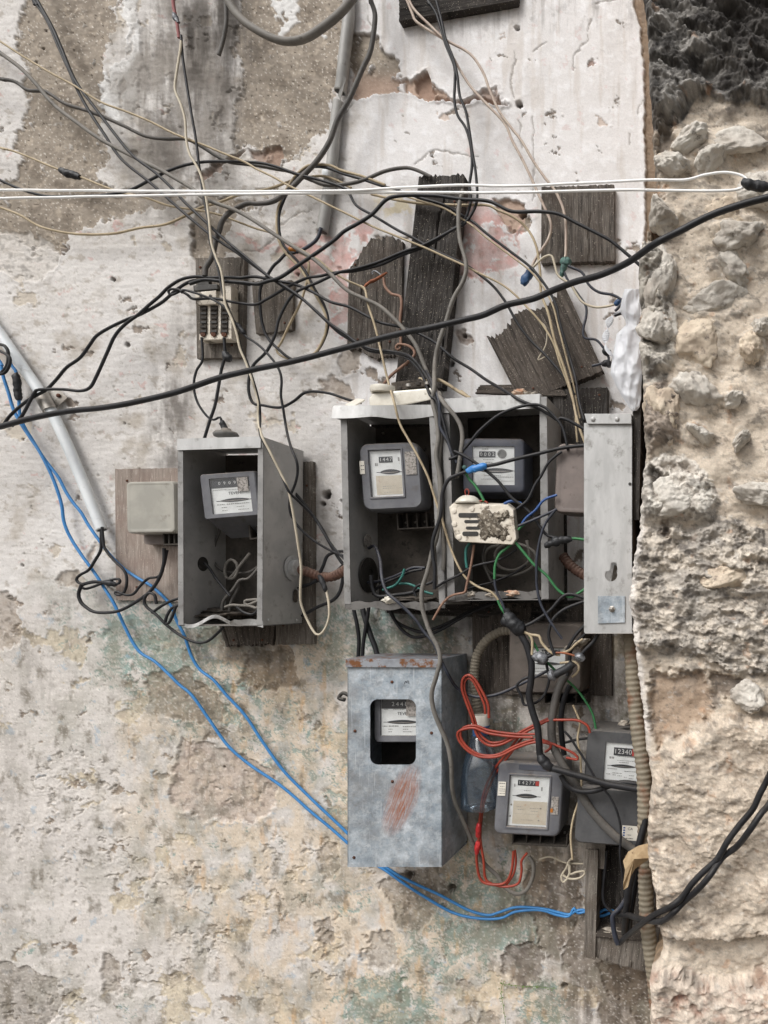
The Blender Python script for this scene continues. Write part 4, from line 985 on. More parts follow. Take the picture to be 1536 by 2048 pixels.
# side panel with keyhole opening: outer rectangle bridged to a round hole
def holed(root, name, mat, q, hole, y0, th, extra=None):
    """rectangular sheet q (x0,x1,z0,z1) at world y0 with an opening given by a loop of (x,z)"""
    x0, x1, z0, z1 = q
    cx = sum(p[0] for p in hole) / len(hole); cz = sum(p[1] for p in hole) / len(hole)
    pts = sorted(hole, key=lambda p: math.atan2(p[1] - cz, p[0] - cx)); angs = [math.atan2(p[1] - cz, p[0] - cx) for p in pts]
    def hit(a):
        dx, dz = math.cos(a), math.sin(a); t = 1e9
        if dx > 1e-9: t = min(t, (x1 - cx) / dx)
        if dx < -1e-9: t = min(t, (x0 - cx) / dx)
        if dz > 1e-9: t = min(t, (z1 - cz) / dz)
        if dz < -1e-9: t = min(t, (z0 - cz) / dz)
        return (cx + dx * t, cz + dz * t)
    for (kx, kz) in ((x0, z0), (x1, z0), (x1, z1), (x0, z1)):
        a = math.atan2(kz - cz, kx - cx)
        i = min(range(len(angs)), key=lambda j: abs(angs[j] - a)); angs[i] = angs[i]
    outer = [hit(a) for a in angs]
    for (kx, kz) in ((x0, z0), (x1, z0), (x1, z1), (x0, z1)):
        i = min(range(len(outer)), key=lambda j: (outer[j][0] - kx) ** 2 + (outer[j][1] - kz) ** 2); outer[i] = (kx, kz)
    m = MB(); n = len(pts)
    lo = [Vector((p[0], y0, p[1])) for p in outer]; li = [Vector((p[0], y0, p[1])) for p in pts]
    bo = [v + Vector((0, th, 0)) for v in lo]; bi = [v + Vector((0, th, 0)) for v in li]
    m.v = lo + li + bi + bo
    for j in range(n):
        kk = (j + 1) % n
        for r in range(4):
            s = (r + 1) % 4
            m.f.append((r * n + j, r * n + kk, s * n + kk, s * n + j))
    return m.build(name, mat, root)
kc = P(1222, 1150, fd); kh = [(kc.x + .0135 * math.cos(a), kc.z + .0135 * math.sin(a)) for a in [2 * math.pi * i / 40 for i in range(40)]]
kh = [(x + (.006 if (z > kc.z + .009) else 0), z + (.014 if (z > kc.z + .012) else 0)) for x, z in kh]
holed(box4, 'side_panel', MAT['alu_pale'], (A.x, B.x, C_.z, A.z), kh, -fd, TH)
m = MB(); m.slab([A + bk, B + bk, C_ + bk, E + bk], (0, TH, 0)); m.build('side_panel', MAT['alu'], box4)
m = MB(); m.slab([B, B + bk, C_ + bk, C_], (-TH, 0, 0)); m.build('back_plate', MAT['back'], box4)
m = MB(); m.slab([E, C_, C_ + bk, E + bk], (0, 0, -TH)); m.build('base_panel', MAT['alu'], box4)
m = MB(); m.slab([A, A + Vector((0, .012, 0)), E + Vector((0, .012, 0)), E], (-TH, 0, 0)); m.build('front_lip', MAT['alu_pale'], box4)
L0, L1 = P(1169, 830, fd + .004), P(1263, 830, fd + .004)
m = MB(); m.slab([L0, L1, L1 + bk, L0 + bk], (0, 0, TH)); m.slab([L0 + Vector((0, 0, TH)), L1 + Vector((0, 0, TH)), L1 + Vector((0, 0, -.019)), L0 + Vector((0.006, 0, -.019))], (0, -TH, 0)); m.build('lid', MAT['alu_pale'], box4, bevel=.0006)
for px in (1186, 1234): rivet(box4, P(px, 838, fd + .0065), 'y', .0055)
m = MB(); m.slab([P(1196, 1192, fd + .001), P(1250, 1192, fd + .001), P(1250, 1245, fd + .001), P(1196, 1247, fd + .001)], (0, -.002, 0)); pl = m.build('cover_plate', MAT['galv'], box4, bevel=.0005)
m = MB(); m.lathe([(.0075, 0), (.0075, .001), (.0045, .002), (.0045, .006), (.002, .008), (.0004, .0085)], P(1224, 1218, fd + .003), 6, 'y'); m.build('bolt', MAT['steel'], box4, bevel=.0005)
m = MB(); m.lathe([(.0035, 0), (.0035, .0006), (.0004, .0007)], P(1260, 968, fd + .0004), 14, 'y'); m.build('drilled_hole', MAT['black'], box4)
m = MB(); m.slab([P(1222, 1166, fd - .03), P(1240, 1166, fd - .03), P(1236, 1132, fd - .03), P(1228, 1130, fd - .03)], (0, .004, 0)); m.build('latch_tongue', MAT['grit'], box4)
plank('mounting_board', 'black board between the narrow pale box and the pillar', [(1266, 690), (1284, 690), (1278, 1040), (1264, 1040)], .10, .14, MAT['wood_black'], (6, 2), seed=17, group='weathered boards on the wall')

# closed galvanised box with a window
gf = .17; g0, g1, gz0, gz1 = 695, 884, 1332, 1732
gA, gB = P(g0, gz0, gf), P(g1, gz1, gf)
gbk = Vector((0, .155, 0))
boxg = thing('galvanised_box', 'closed galvanised meter box with a rounded window and rusty lid edge', 'meter box', P(790, 1730, .015))
wc = P(786, 1464, gf); ww, wh = 92 * S * .903, 131 * S * .903
loop = [(q.x, q.z) for q in rrect(wc.x, wc.z, ww, wh, 16 * S * .9, 0, 8)]
extra = []
for i in range(len(loop)):
    a, b = loop[i], loop[(i + 1) % len(loop)]; extra.append(a)
    L = math.dist(a, b); nn = int(L / .008)
    for j in range(1, nn): extra.append((a[0] + (b[0] - a[0]) * j / nn, a[1] + (b[1] - a[1]) * j / nn))
holed(boxg, 'front_panel', MAT['galv'], (gA.x, gB.x, gB.z, gA.z), extra, -gf, TH)
q = [gA, Vector((gB.x, -gf, gA.z)), gB, Vector((gA.x, -gf, gB.z))]
for a, b, sg in ((q[1], q[2], -1), (q[0], q[3], 1)):
    m = MB(); m.slab([a, a + gbk, b + gbk + Vector((0, 0, .004)), b], (TH * sg, 0, 0)); m.build('side_panel', MAT['galv'], boxg, bevel=.0006)
m = MB(); m.slab([q[3], q[2], q[2] + gbk, q[3] + gbk], (0, 0, -TH)); m.build('base_panel', MAT['galv'], boxg)
m = MB(); m.slab([q[0] + gbk, q[1] + gbk, q[2] + gbk, q[3] + gbk], (0, -TH, 0)); m.build('back_plate', MAT['back'], boxg)
a, b = P(692, 1319, gf + .004), P(880, 1320, gf + .004); gb2 = gbk + Vector((0, .004, 0))
m = MB(); m.slab([a, b, b + gb2, a + gb2], (0, 0, TH)); m.slab([a + Vector((0, 0, TH)), b + Vector((0, 0, TH)), b + Vector((0, 0, -.017)), a + Vector((0, 0, -.017))], (0, -TH, 0))
m.build('lid', MAT['galv_rust'], boxg, bevel=.0008)
m = MB(); m.slab([b + Vector((0, 0, TH)), b + gb2 + Vector((0, 0, TH)), b + gb2 + Vector((0, 0, -.017)), b + Vector((0, 0, -.017))], (TH, 0, 0)); m.build('lid_flange', MAT['galv'], boxg, bevel=.0006)
for px, py in ((784, 1364), (710, 1462), (863, 1466), (785, 1563), (708, 1715)):
    m = MB(); m.lathe([(.0036, 0), (.0034, .001), (.0005, .0018)], P(px, py, gf + .0002), 12, 'y'); m.build('rivet', MAT['rust'], boxg, smooth=True)
m = MB(); m.tube(spline([P(700, 1392, .12), P(686, 1386, .12), P(678, 1396, .12), P(690, 1400, .12)], .004), .0045, 8); m.build('hasp_loop', MAT['black'], boxg, smooth=True)
def scratch(root, pts, d, mat, r=.0006, name='scratched_mark'):
    m = MB(); m.tube(spline([P(x, y, d) for x, y in pts], .002), r, 6); return m.build(name, mat, root, smooth=True)
scratch(boxg, [(809, 1368), (811, 1362), (814, 1366), (814, 1362), (817, 1362), (818, 1368)], gf + .0004, MAT['ink'])

# ------------------------------------------------------------------ electricity meters
def text_mesh(body, size, mat, parent, loc, align='CENTER', name='lettering', squash=1.0):
    cu = bpy.data.curves.new('lettering', 'FONT'); cu.body = body; cu.size = size; cu.align_x = align; cu.align_y = 'CENTER'; cu.extrude = 0.00005
    tmp = bpy.data.objects.new('lettering_curve', cu); COL.objects.link(tmp)
    dg = bpy.context.evaluated_depsgraph_get(); dg.update()
    me = bpy.data.meshes.new_from_object(tmp.evaluated_get(dg))
    bpy.data.objects.remove(tmp, do_unlink=True); bpy.data.curves.remove(cu)
    me.transform(Matrix.Diagonal((squash, 1, 1, 1))); me.transform(Matrix.Rotation(R(90), 4, 'X'))
    me.materials.clear(); me.materials.append(mat)
    o = bpy.data.objects.new(name, me); COL.objects.link(o); o.parent = parent; o.location = loc
    return o
def barlines(rows, parent, mat, y, name='printed_lines'):
    """illegible small print: broken bars; rows = (x0, x1, z, h)"""
    m = MB(); rr = random.Random(len(rows) * 7 + int(abs(y) * 1e4))
    for (x0, x1, z, h) in rows:
        x = x0
        while x < x1:
            w = min(rr.uniform(.0012, .0045), x1 - x); m.slab([(x, y, z), (x + w, y, z), (x + w, y, z + h), (x, y, z + h)], (0, -.0001, 0)); x += w + rr.uniform(.0006, .0014)
    return m.build(name, mat, parent, local=True)

def meter(label, rect, df, depth, plate, mat, tilt=0, yaw=0, pitch=0, chin=0, rc=14, taper=(1.0, 1.0), bulge=.012, counter=None, digits='', red=False, disc=None, brand=None, lines=(), tan=False, top_dark=False, term=None, root_name='electricity_meter', frame=True):
    x0, y0, x1, y1 = rect; cxp, cyp = (x0 + x1) / 2, (y0 + y1) / 2
    k = S * (D - df) / D; c = P(cxp, cyp, df); w, h = (x1 - x0) * k, (y1 - y0) * k
    root = thing(root_name, label, 'electricity meter', c, 'electricity meters')
    root.rotation_euler = (R(pitch), R(tilt), R(yaw))
    lc = lambda px, py: ((px - cxp) * k, (cyp - py) * k)
    rr = rc * k
    X0, Z1 = lc(plate[0], plate[1]); X1, Z0 = lc(plate[2], plate[3]); pw, ph, pcx, pcz = X1 - X0, Z1 - Z0, (X0 + X1) / 2, (Z0 + Z1) / 2
    L = [rrect(0, -chin * k / 2, w * taper[0], h * taper[1] + chin * k, rr, depth), rrect(0, 0, w * 1.0, h * 1.0, rr, bulge), rrect(0, 0, w * .992, h * .992, rr, bulge * .45),
         rrect(0, 0, w * .965, h * .965, rr, bulge * .12), rrect(0, 0, w * .93, h * .94, rr * .9, 0)]
    fr = .0045
    if frame:
        L += [rrect(pcx, pcz, pw + fr * 2.4, ph + fr * 2.4, .003, 0), rrect(pcx, pcz, pw + fr * 2, ph + fr * 2, .003, -.0022), rrect(pcx, pcz, pw + fr * .7, ph + fr * .7, .0018, -.0022)]
    L += [rrect(pcx, pcz, pw, ph, .0012, .0005), rrect(pcx, pcz, pw, ph, .0012, .006)]
    m = MB(); m.loft(L, True, True); m.build('case', MAT[mat], root, smooth=True, auto=32, local=True)
    yp = .0052
    m = MB(); m.slab([(X0 + .0004, yp, Z0 + .0004), (X1 - .0004, yp, Z0 + .0004), (X1 - .0004, yp, Z1 - .0004), (X0 + .0004, yp, Z1 - .0004)], (0, .0006, 0)); pl = m.build('dial_plate', MAT['plate'], root, local=True)
    m = MB(); m.slab([(X0 + .0004, .0016, Z0 + .0004), (X1 - .0004, .0016, Z0 + .0004), (X1 - .0004, .0016, Z1 - .0004), (X0 + .0004, .0016, Z1 - .0004)], (0, .0005, 0)); m.build('window', MAT['glass'], root, local=True)
    def sub(quad, mt, name, y, th=-.0003):
        (ax, az), (bx, bz) = lc(quad[0], quad[1]), lc(quad[2], quad[3])
        mm = MB(); mm.slab([(ax, y, bz), (bx, y, bz), (bx, y, az), (ax, y, az)], (0, th, 0)); return mm.build(name, MAT[mt], pl, local=True)
    if top_dark:
        sub((plate[0] + 1, plate[1] + 1, plate[2] - 1, plate[1] + top_dark), 'counter', 'counter_band', yp - .0003)
    if tan:
        sub((plate[0] + 9, tan, plate[2] - 2, plate[3] - 4), 'plate_tan', 'paper_label', yp - .0003)
    if counter:
        sub(counter, 'counter', 'counter', yp - .0004)
        nd = len(digits); cw = (counter[2] - counter[0]) / (nd + (1 if red else 0)); hh = (counter[3] - counter[1]) * k
        for i, ch in enumerate(digits):
            x, z = lc(counter[0] + cw * (i + .5), (counter[1] + counter[3]) / 2)
            text_mesh(ch, hh * .85, MAT['white_ink'], pl, (x, yp - .0009, z), name='digit')
        if red: sub((counter[2] - cw, counter[1] + 1, counter[2], counter[3] - 1), 'ink_red', 'red_digit_wheel', yp - .0008)
    if disc:
        dx0, dx1, dy, dh = disc; n = 24; pts = []
        for i in range(n + 1):
            t = i / n; x, z = lc(dx0 + (dx1 - dx0) * t, dy); pts.append((x, z, math.sin(math.pi * t) ** .7 * dh * k * .5))
        mm = MB()
        for i in range(n):
            (xa, za, ha), (xb, zb, hb) = pts[i], pts[i + 1]
            mm.slab([(xa, yp - .0004, za - ha * .8), (xb, yp - .0004, zb - hb * .8), (xb, yp - .0004, zb + hb), (xa, yp - .0004, za + ha)], (0, -.0003, 0))
        ds = mm.build('disc_slot', MAT['ink'], pl, local=True)
        mm = MB()
        for i in range(3, n - 3):
            (xa, za, ha), (xb, zb, hb) = pts[i], pts[i + 1]
            mm.slab([(xa, yp - .0009, za - ha * .3), (xb, yp - .0009, zb - hb * .3), (xb, yp - .0009, zb - hb * .02), (xa, yp - .0009, za - ha * .02)], (0, -.0002, 0))
        mm.build('spinning_disc', MAT['steel'], pl, local=True)
        xa, z = lc(dx0 - 6, dy); xb, _ = lc(dx1 + 6, dy)
        mm = MB(); mm.slab([(xa, yp - .0003, z - .0006), (xb, yp - .0003, z - .0006), (xb, yp - .0003, z + .0006), (xa, yp - .0003, z + .0006)], (0, -.0002, 0)); mm.build('axis_mark', MAT['ink'], pl, local=True)
    if brand:
        bx, by, sz = brand[1:]; x, z = lc(bx, by); text_mesh(brand[0], sz * k, MAT['ink'], pl, (x, yp - .0006, z), name='lettering')
    if lines:
        rows = []
        for (lx0, lx1, ly, lh) in lines:
            xa, z = lc(lx0, ly); xb, _ = lc(lx1, ly); rows.append((xa, xb, z, lh * k))
        barlines(rows, pl, MAT['ink_grey'], yp - .0005)
    if term:
        tx0, ty0, tx1, ty1, td = term; xa, za = lc(tx0, ty0); xb, zb = lc(tx1, ty1)
        mm = MB(); ww = xb - xa; t = .0035
        mm.box((xa, td, zb), (xb, depth, zb + t)); mm.box((xa, td, zb + t), (xa + t, depth, za)); mm.box((xb - t, td, zb + t), (xb, depth, za)); mm.box((xa + t, depth - .01, zb + t), (xb - t, depth, za))
        for f in (.25, .5, .75): mm.box((xa + ww * f - t / 2, td + .006, zb + t), (xa + ww * f + t / 2, depth - .01, za))
        tb = mm.build('terminal_block', MAT['terminal'], root, local=True, bevel=.0007)
        for f in (.125, .375, .625, .875):
            mm = MB(); mm.lathe([(.0035, 0), (.003, .003), (.0004, .0035)], (xa + ww * f, depth - .012, (za + zb) / 2), 10, 'y'); mm.build('terminal_screw', MAT['steel'], tb, local=True, smooth=True)
    root['_'] = 0; del root['_']
    return root, lc, k

def sticker(root, lc, q, mt, y=-.0014, name='sticker', marks=(), curl=0):
    (ax, az), (bx, bz) = lc(q[0], q[1]), lc(q[2], q[3])
    m = MB(); m.slab([(ax, y, bz), (bx, y, bz), (bx, y, az), (ax, y, az)], (0, -.0004, 0)); s = m.build(name, MAT[mt], root, local=True, jitter=.0)
    if marks:
        rows = []
        for (x0, x1, yy, hh) in marks:
            a, z = lc(x0, yy); b, _ = lc(x1, yy); rows.append((a, b, z, hh * .0011))
        barlines(rows, s, MAT['ink'], y - .0005)
    return s

mt, lc, k = meter('grey meter with a torn dial window inside the left open box', (407, 944, 512, 1036), .145, .075, (424, 955, 498, 1026), 'case', tilt=-6, yaw=8, rc=5, taper=(.80, .96), chin=34,
      counter=(436, 960, 474, 970), digits='0909', top_dark=19, disc=(438, 494, 1000, 8), brand=('TEVEM', 467, 986, 8), lines=[(428, 452, 978, 1.2), (450, 482, 979, 1), (432, 446, 1008, 1.6), (450, 470, 1008, 2), (470, 492, 1008, 1.6), (440, 450, 1014, 1.4), (468, 482, 1014, 1.4), (440, 450, 1020, 1.4), (470, 490, 1020, 1.4)], term=(472, 1046, 530, 1078, .035), frame=False)
sticker(mt, lc, (475, 956, 495, 984), 'label_grey', y=.0012, name='torn_film')
mt, lc, k = meter('grey meter with stickers on both sides of its dial in the middle box', (724, 884, 840, 1020), .135, .085, (743, 900, 803, 992), 'case', tilt=-4, yaw=8, rc=17, taper=(.95, .95), bulge=.02,
      counter=(760, 912, 786, 924), digits='1447', disc=(760, 800, 943, 11), tan=950, lines=[(752, 757, 930, 6), (796, 799, 922, 8), (764, 790, 972, 1.2), (764, 800, 976, 1.2), (766, 800, 984, 1)], term=(776, 1022, 852, 1056, .04))
sticker(mt, lc, (725, 920, 734, 946), 'cap', marks=[(727, 733, 930, 1.5), (727, 733, 938, 1.5)])
sticker(mt, lc, (811, 905, 832, 951), 'label_grey')
mt, lc, k = meter('slate blue meter with a small round dial behind the dangling switch base', (926, 876, 1048, 986), .135, .085, (945, 892, 1028, 970), 'case_dark', tilt=-.5, yaw=4, rc=10, taper=(1.02, 1.02), bulge=.008,
      counter=(958, 902, 990, 914), digits='0002', disc=(958, 1026, 941, 11), lines=[(964, 976, 898, 1.6), (966, 988, 919, 1.4), (970, 984, 925, 1.6), (968, 1000, 951, 1.2), (990, 1026, 954, 1.2), (962, 1000, 958, 1), (1000, 1026, 962, 1)], frame=False)
cx, cz = lc(1003, 907); m = MB()
m.lathe([(.0105, 0), (.0105, .0003), (.0096, .0003), (.0096, 0)], (cx, .0046, cz), 24, 'y'); m.slab([(cx - .0012, .0042, cz), (cx, .0042, cz - .005), (cx + .0012, .0042, cz), (cx, .0042, cz + .007)], (0, -.0003, 0)); m.build('round_dial', MAT['ink_grey'], mt, local=True)
mt, lc, k = meter('grey meter peering through the window of the galvanised box', (746, 1388, 862, 1486), .150, .09, (760, 1398, 846, 1472), 'case', rc=10, taper=(.95, .95), counter=(780, 1402, 815, 1416), digits='2448', top_dark=20, disc=(771, 835, 1445, 9), brand=('TEVEM', 806, 1428, 9),
      lines=[(766, 774, 1420, 1.4), (784, 808, 1420, 1.2), (763, 772, 1454, 1.8), (776, 795, 1454, 2.4), (804, 830, 1455, 2), (775, 783, 1460, 1.6), (804, 815, 1460, 1.6), (775, 782, 1465, 1.6), (804, 823, 1465, 1.6)], frame=False)
sticker(mt, lc, (812, 1399, 834, 1432), 'label_grey', y=.0012, name='torn_film')
mt, lc, k = meter('dust covered brown meter half hidden behind the taped cable tangle', (1016, 1246, 1166, 1388), .10, .08, (1062, 1296, 1130, 1350), 'case_dusty', tilt=1, rc=16, taper=(1.04, 1.02), bulge=.018,
      counter=(1082, 1300, 1116, 1310), digits='0316', disc=(1070, 1122, 1328, 7), lines=[(1066, 1100, 1338, 1.4), (1066, 1090, 1344, 1.4)], term=(1084, 1390, 1170, 1412, .02))
mt, lc, k = meter('grey meter with a yellow-flecked side above the red wire ends', (992, 1524, 1124, 1672), .13, .10, (1018, 1553, 1096, 1654), 'case', tilt=4, yaw=3, rc=14, taper=(1.02, 1.0), bulge=.012,
      counter=(1033, 1562, 1075, 1573), digits='14277', red=True, disc=(1030, 1074, 1594, 10), tan=1604, lines=[(1026, 1029, 1576, 6), (1080, 1083, 1582, 8), (1046, 1060, 1583, 1.2), (1034, 1046, 1616, 1.4), (1060, 1078, 1618, 1.2), (1036, 1048, 1622, 1.6), (1062, 1076, 1624, 1.2), (1028, 1082, 1630, .6), (1044, 1068, 1642, 1.4)], term=(1024, 1674, 1136, 1700, .03))
sticker(mt, lc, (996, 1566, 1011, 1594), 'cap', marks=[(998, 1009, 1570, 1.4), (1000, 1008, 1576, 1), (998, 1010, 1581, 1), (998, 1010, 1585, 1), (998, 1010, 1590, 1)])
sticker(mt, lc, (1034, 1530, 1092, 1540), 'case_dark', name='raised_label')
sticker(mt, lc, (1103, 1590, 1117, 1626), 'label_grey', name='torn_label'); sticker(mt, lc, (1102, 1614, 1107, 1622), 'AMBER', y=-.002, name='yellow_fleck')
for px, py in ((1023, 1612), (1081, 1617), (1022, 1635), (1079, 1641)):
    a, b = lc(px, py); m = MB(); m.lathe([(.0022, 0), (.0016, .001), (.0002, .0013)], (a, .0048, b), 10, 'y'); m.build('plate_screw', MAT['steel'], mt, local=True, smooth=True)
mt, lc, k = meter('large charcoal meter behind the rusty conduit at lower right', (1170, 1462, 1300, 1574), .13, .10, (1209, 1486, 1286, 1562), 'case_black', tilt=4.5, rc=16, taper=(1.04, 1.03), bulge=.016,
      counter=(1226, 1496, 1270, 1512), digits='12340', red=True, disc=(1221, 1272, 1533, 8), lines=[(1234, 1270, 1514, 1.2), (1218, 1228, 1519, 4), (1234, 1268, 1522, 1.2), (1238, 1258, 1526, 1.6), (1216, 1236, 1540, 1.6), (1250, 1274, 1543, 1.6), (1226, 1246, 1548, 1.6), (1260, 1270, 1551, 1.4), (1214, 1222, 1551, 1.6), (1227, 1234, 1552, 1.6), (1237, 1246, 1553, 1.4), (1250, 1256, 1555, 1.4), (1260, 1269, 1557, 1.4)], frame=False)
(ax, az), (bx, bz) = lc(1162, 1574), lc(1302, 1688)
m = MB(); cc = ((ax + bx) / 2, (az + bz) / 2); W_, H_ = bx - ax, az - bz
m.loft([rrect(cc[0], cc[1], W_, H_, .014, .10), rrect(cc[0], cc[1], W_, H_, .014, -.002), rrect(cc[0], cc[1], W_ * .98, H_ * .98, .014, -.010), rrect(cc[0], cc[1], W_ * .93, H_ * .93, .012, -.014)]); m.build('terminal_cover', MAT['case_black'], mt, local=True, smooth=True, auto=40)
st = sticker(mt, lc, (1257, 1645, 1290, 1674), 'cap', y=-.0146, marks=[(1267, 1276, 1664, 1.4), (1259, 1280, 1671, 1.6)])
a, b = lc(1273, 1651); text_mesh('CA', .0085, MAT['ink'], st, (a, -.0156, b))
rows = []
m = MB()
for yy in (1648, 1653, 1658, 1663): 
    a, b = lc(1259, yy + 3); a2, b2_ = lc(1263, yy); m.slab([(a, -.0151, b), (a2, -.0151, b), (a2, -.0151, b2_), (a, -.0151, b2_)], (0, -.0002, 0))
m.build('blue_marks', MAT['ink_blue'], st, local=True)
# plain covered meter on plywood, and the brown casing poking out of the narrow box
def cover_meter(label, rect, df, depth, mat, rc, taper=(1, 1), tilt=0, yaw=0, ridge=True):
    x0, y0, x1, y1 = rect; k = S * (D - df) / D; c = P((x0 + x1) / 2, (y0 + y1) / 2, df); w, h = (x1 - x0) * k, (y1 - y0) * k; rr = rc * k
    root = thing('electricity_meter', label, 'electricity meter', c, 'electricity meters'); root.rotation_euler = (0, R(tilt), R(yaw))
    m = MB(); m.loft([rrect(0, 0, w * taper[0], h * taper[1], rr, depth), rrect(0, 0, w, h, rr, .012), rrect(0, 0, w * .99, h * .99, rr, .005), rrect(0, 0, w * .95, h * .96, rr * .9, .001), rrect(0, 0, w * .88, h * .9, rr * .7, 0), rrect(0, 0, w * .82, h * .86, rr * .5, .0012), rrect(0, 0, w * .80, h * .845, rr * .5, .0012), rrect(0, 0, w * .5, h * .5, rr * .5, .0010)])
    m.build('cover', MAT[mat], root, smooth=True, auto=40, local=True)
    return root, k
mt, k = cover_meter('yellowed blank meter cover on the plywood sheet at left', (251, 962, 350, 1066), .085, .07, 'case_clear', 8, (1.04, 1.0), tilt=-1)
m = MB(); z = -.0575
for f in range(4): m.box((.012 + f * .013, .02, z - .028), (.0155 + f * .013, .06, z))
m.box((.012, .02, z - .032), (.064, .06, z - .0285)); m.box((.012, .045, z - .0285), (.064, .06, z - .001)); m.build('terminal_block', MAT['terminal'], mt, local=True, bevel=.0006)
m = MB(); m.loft([rrect(-.03, -.0715, .05, .026, .008, y) for y in (.066, .046)]); m.build('base_bump', MAT['case_brown'], mt, local=True, smooth=True, auto=40)
mt, k = cover_meter('mauve brown meter casing poking out of the narrow pale box', (1110, 888, 1240, 1028), .19, .09, 'case_brown', 14, (.94, .96), tilt=2.5)
# ------------------------------------------------------------------ porcelain and bakelite fittings
fb = thing('fuse_block', 'white porcelain fuse block on the grey board at upper left', 'fuse block', P(428, 680, .022))
m = MB(); m.slab([P(402, 574, .048), P(462, 570, .048), P(463, 678, .048), P(398, 680, .048)], (0, .026, 0)); m.build('body', MAT['bakelite'], fb, bevel=.002)
for i, x in enumerate((399, 420, 441)):
    m = MB(); m.slab([P(x + 2, 612, .0484), P(x + 16, 612, .0484), P(x + 15, 668, .0484), P(x + 1, 668, .0484)], (0, -.002, 0)); ch = m.build('fuse_channel', MAT['soot'], fb)
    for j in range(6):
        m = MB(); yy = 616 + j * 9; m.slab([P(x + 3, yy, .051), P(x + 14, yy, .051), P(x + 14, yy + 4, .051), P(x + 3, yy + 4, .051)], (0, -.002, 0)); m.build('contact_rib', MAT['black' if j % 2 else 'terminal'], ch, bevel=.0005)
    m = MB(); m.lathe([(.006, 0), (.006, .003), (.001, .004)], P(x + 8, 669, .049), 12, 'y'); m.build('terminal_screw', MAT['rust'], fb, smooth=True, auto=40)
m = MB(); m.slab([P(390, 584, .056), P(432, 580, .056), P(432, 608, .056), P(391, 610, .056)], (0, .012, 0)); hb = m.build('fuse_carrier', MAT['bakelite'], fb, bevel=.0025)
for x in (402, 421): 
    m = MB(); m.lathe([(.0035, 0), (.0035, .001), (.0004, .0012)], P(x, 592, .0565), 12, 'y'); m.build('screw', MAT['black'], hb)
m = MB(); m.slab([P(386, 570, .058), P(434, 568, .058), P(435, 578, .058), P(387, 582, .058)], (0, .014, 0)); m.slab([P(394, 558, .056), P(416, 556, .056), P(418, 569, .056), P(394, 570, .056)], (0, .012, 0)); m.build('burnt_cap', MAT['black'], fb, bevel=.0015)

# dangling switch base with slots and bell dome
sb = thing('switch_base', 'cream dangling switch base with slots, clogged with soot, before the twin boxes', 'switch base', P(965, 1085, .20))
ds = .205
out = [(898, 1014), (906, 1007), (1016, 1010), (1028, 1020), (1034, 1078), (1026, 1090), (920, 1084), (910, 1076)]
def inset(poly, f): 
    cx = sum(p[0] for p in poly) / len(poly); cy = sum(p[1] for p in poly) / len(poly); return [(cx + (x - cx) * f, cy + (y - cy) * f) for x, y in poly]
m = MB(); m.loft([[P(x + 4, y - 3, ds - .034) for x, y in out], [P(x, y, ds - .004) for x, y in out], [P(x, y, ds) for x, y in inset(out, .97)]]); m.build('body', MAT['bakelite'], sb, bevel=.0012)
def slot(x0, y0, x1, y1, mt='soot', nm='slot', dz=.0012):
    c = P((x0 + x1) / 2, (y0 + y1) / 2, ds); k = S * (D - ds) / D
    q = rrect(0, 0, (x1 - x0) * k, (y1 - y0) * k, min(x1 - x0, y1 - y0) * k * .45, 0)
    m = MB(); m.loft([[c + p + Vector((0, .002, 0)) for p in q], [c + p + Vector((0, -dz, 0)) for p in q]]); return m.build(nm, MAT[mt], sb)
slot(917, 1026, 963, 1035, 'black'); slot(929, 1040, 962, 1046, 'black'); slot(932, 1053, 960, 1059, 'black'); slot(925, 1063, 957, 1072, 'black'); slot(999, 1065, 1011, 1075, 'black', 'round_hole')
rock('soot_crust', 980, 1048, ds + .0005, 20, 22, .0028, MAT['crust'], 3, rough=.7, parent=sb); rock('soot_crust', 1000, 1066, ds + .0005, 15, 11, .0026, MAT['crust'], 5, rough=.7, parent=sb)
rock('soot_crust', 1004, 1030, ds + .0005, 13, 8, .0024, MAT['crust'], 6, rough=.7, parent=sb)
for x, y in ((908, 1022), (944, 1018), (1004, 1022), (918, 1074), (1018, 1076), (909, 1048)):
    m = MB(); m.lathe([(.006, 0), (.0056, .0025), (.002, .0034), (.0003, .0034)], P(x, y, ds - .0005), 14, 'y'); m.build('screw_boss', MAT['bakelite'], sb, smooth=True, auto=40)
m = MB(); c = P(937, 1008, .186); kk = S * .9
m.lathe([(26 * kk, 0), (24 * kk, 5 * kk), (18 * kk, 12 * kk), (11 * kk, 16 * kk), (3 * kk, 17.5 * kk), (.0003, 18 * kk)], c, 26, 'z'); m.build('bell_dome', MAT['porcelain'], sb, smooth=True)
m = MB(); m.tube(spline([P(932, 992, .19), P(930, 982, .19), P(934, 978, .19), P(938, 983, .19), P(936, 992, .19)], .002), .0014, 6); m.build('red_thread', MAT['O'], sb, smooth=True)
m = MB(); m.tube(spline([P(955, 1004, .19), P(966, 1001, .19), P(976, 1006, .19)], .002), .0018, 6); m.build('red_thread', MAT['O'], sb, smooth=True)

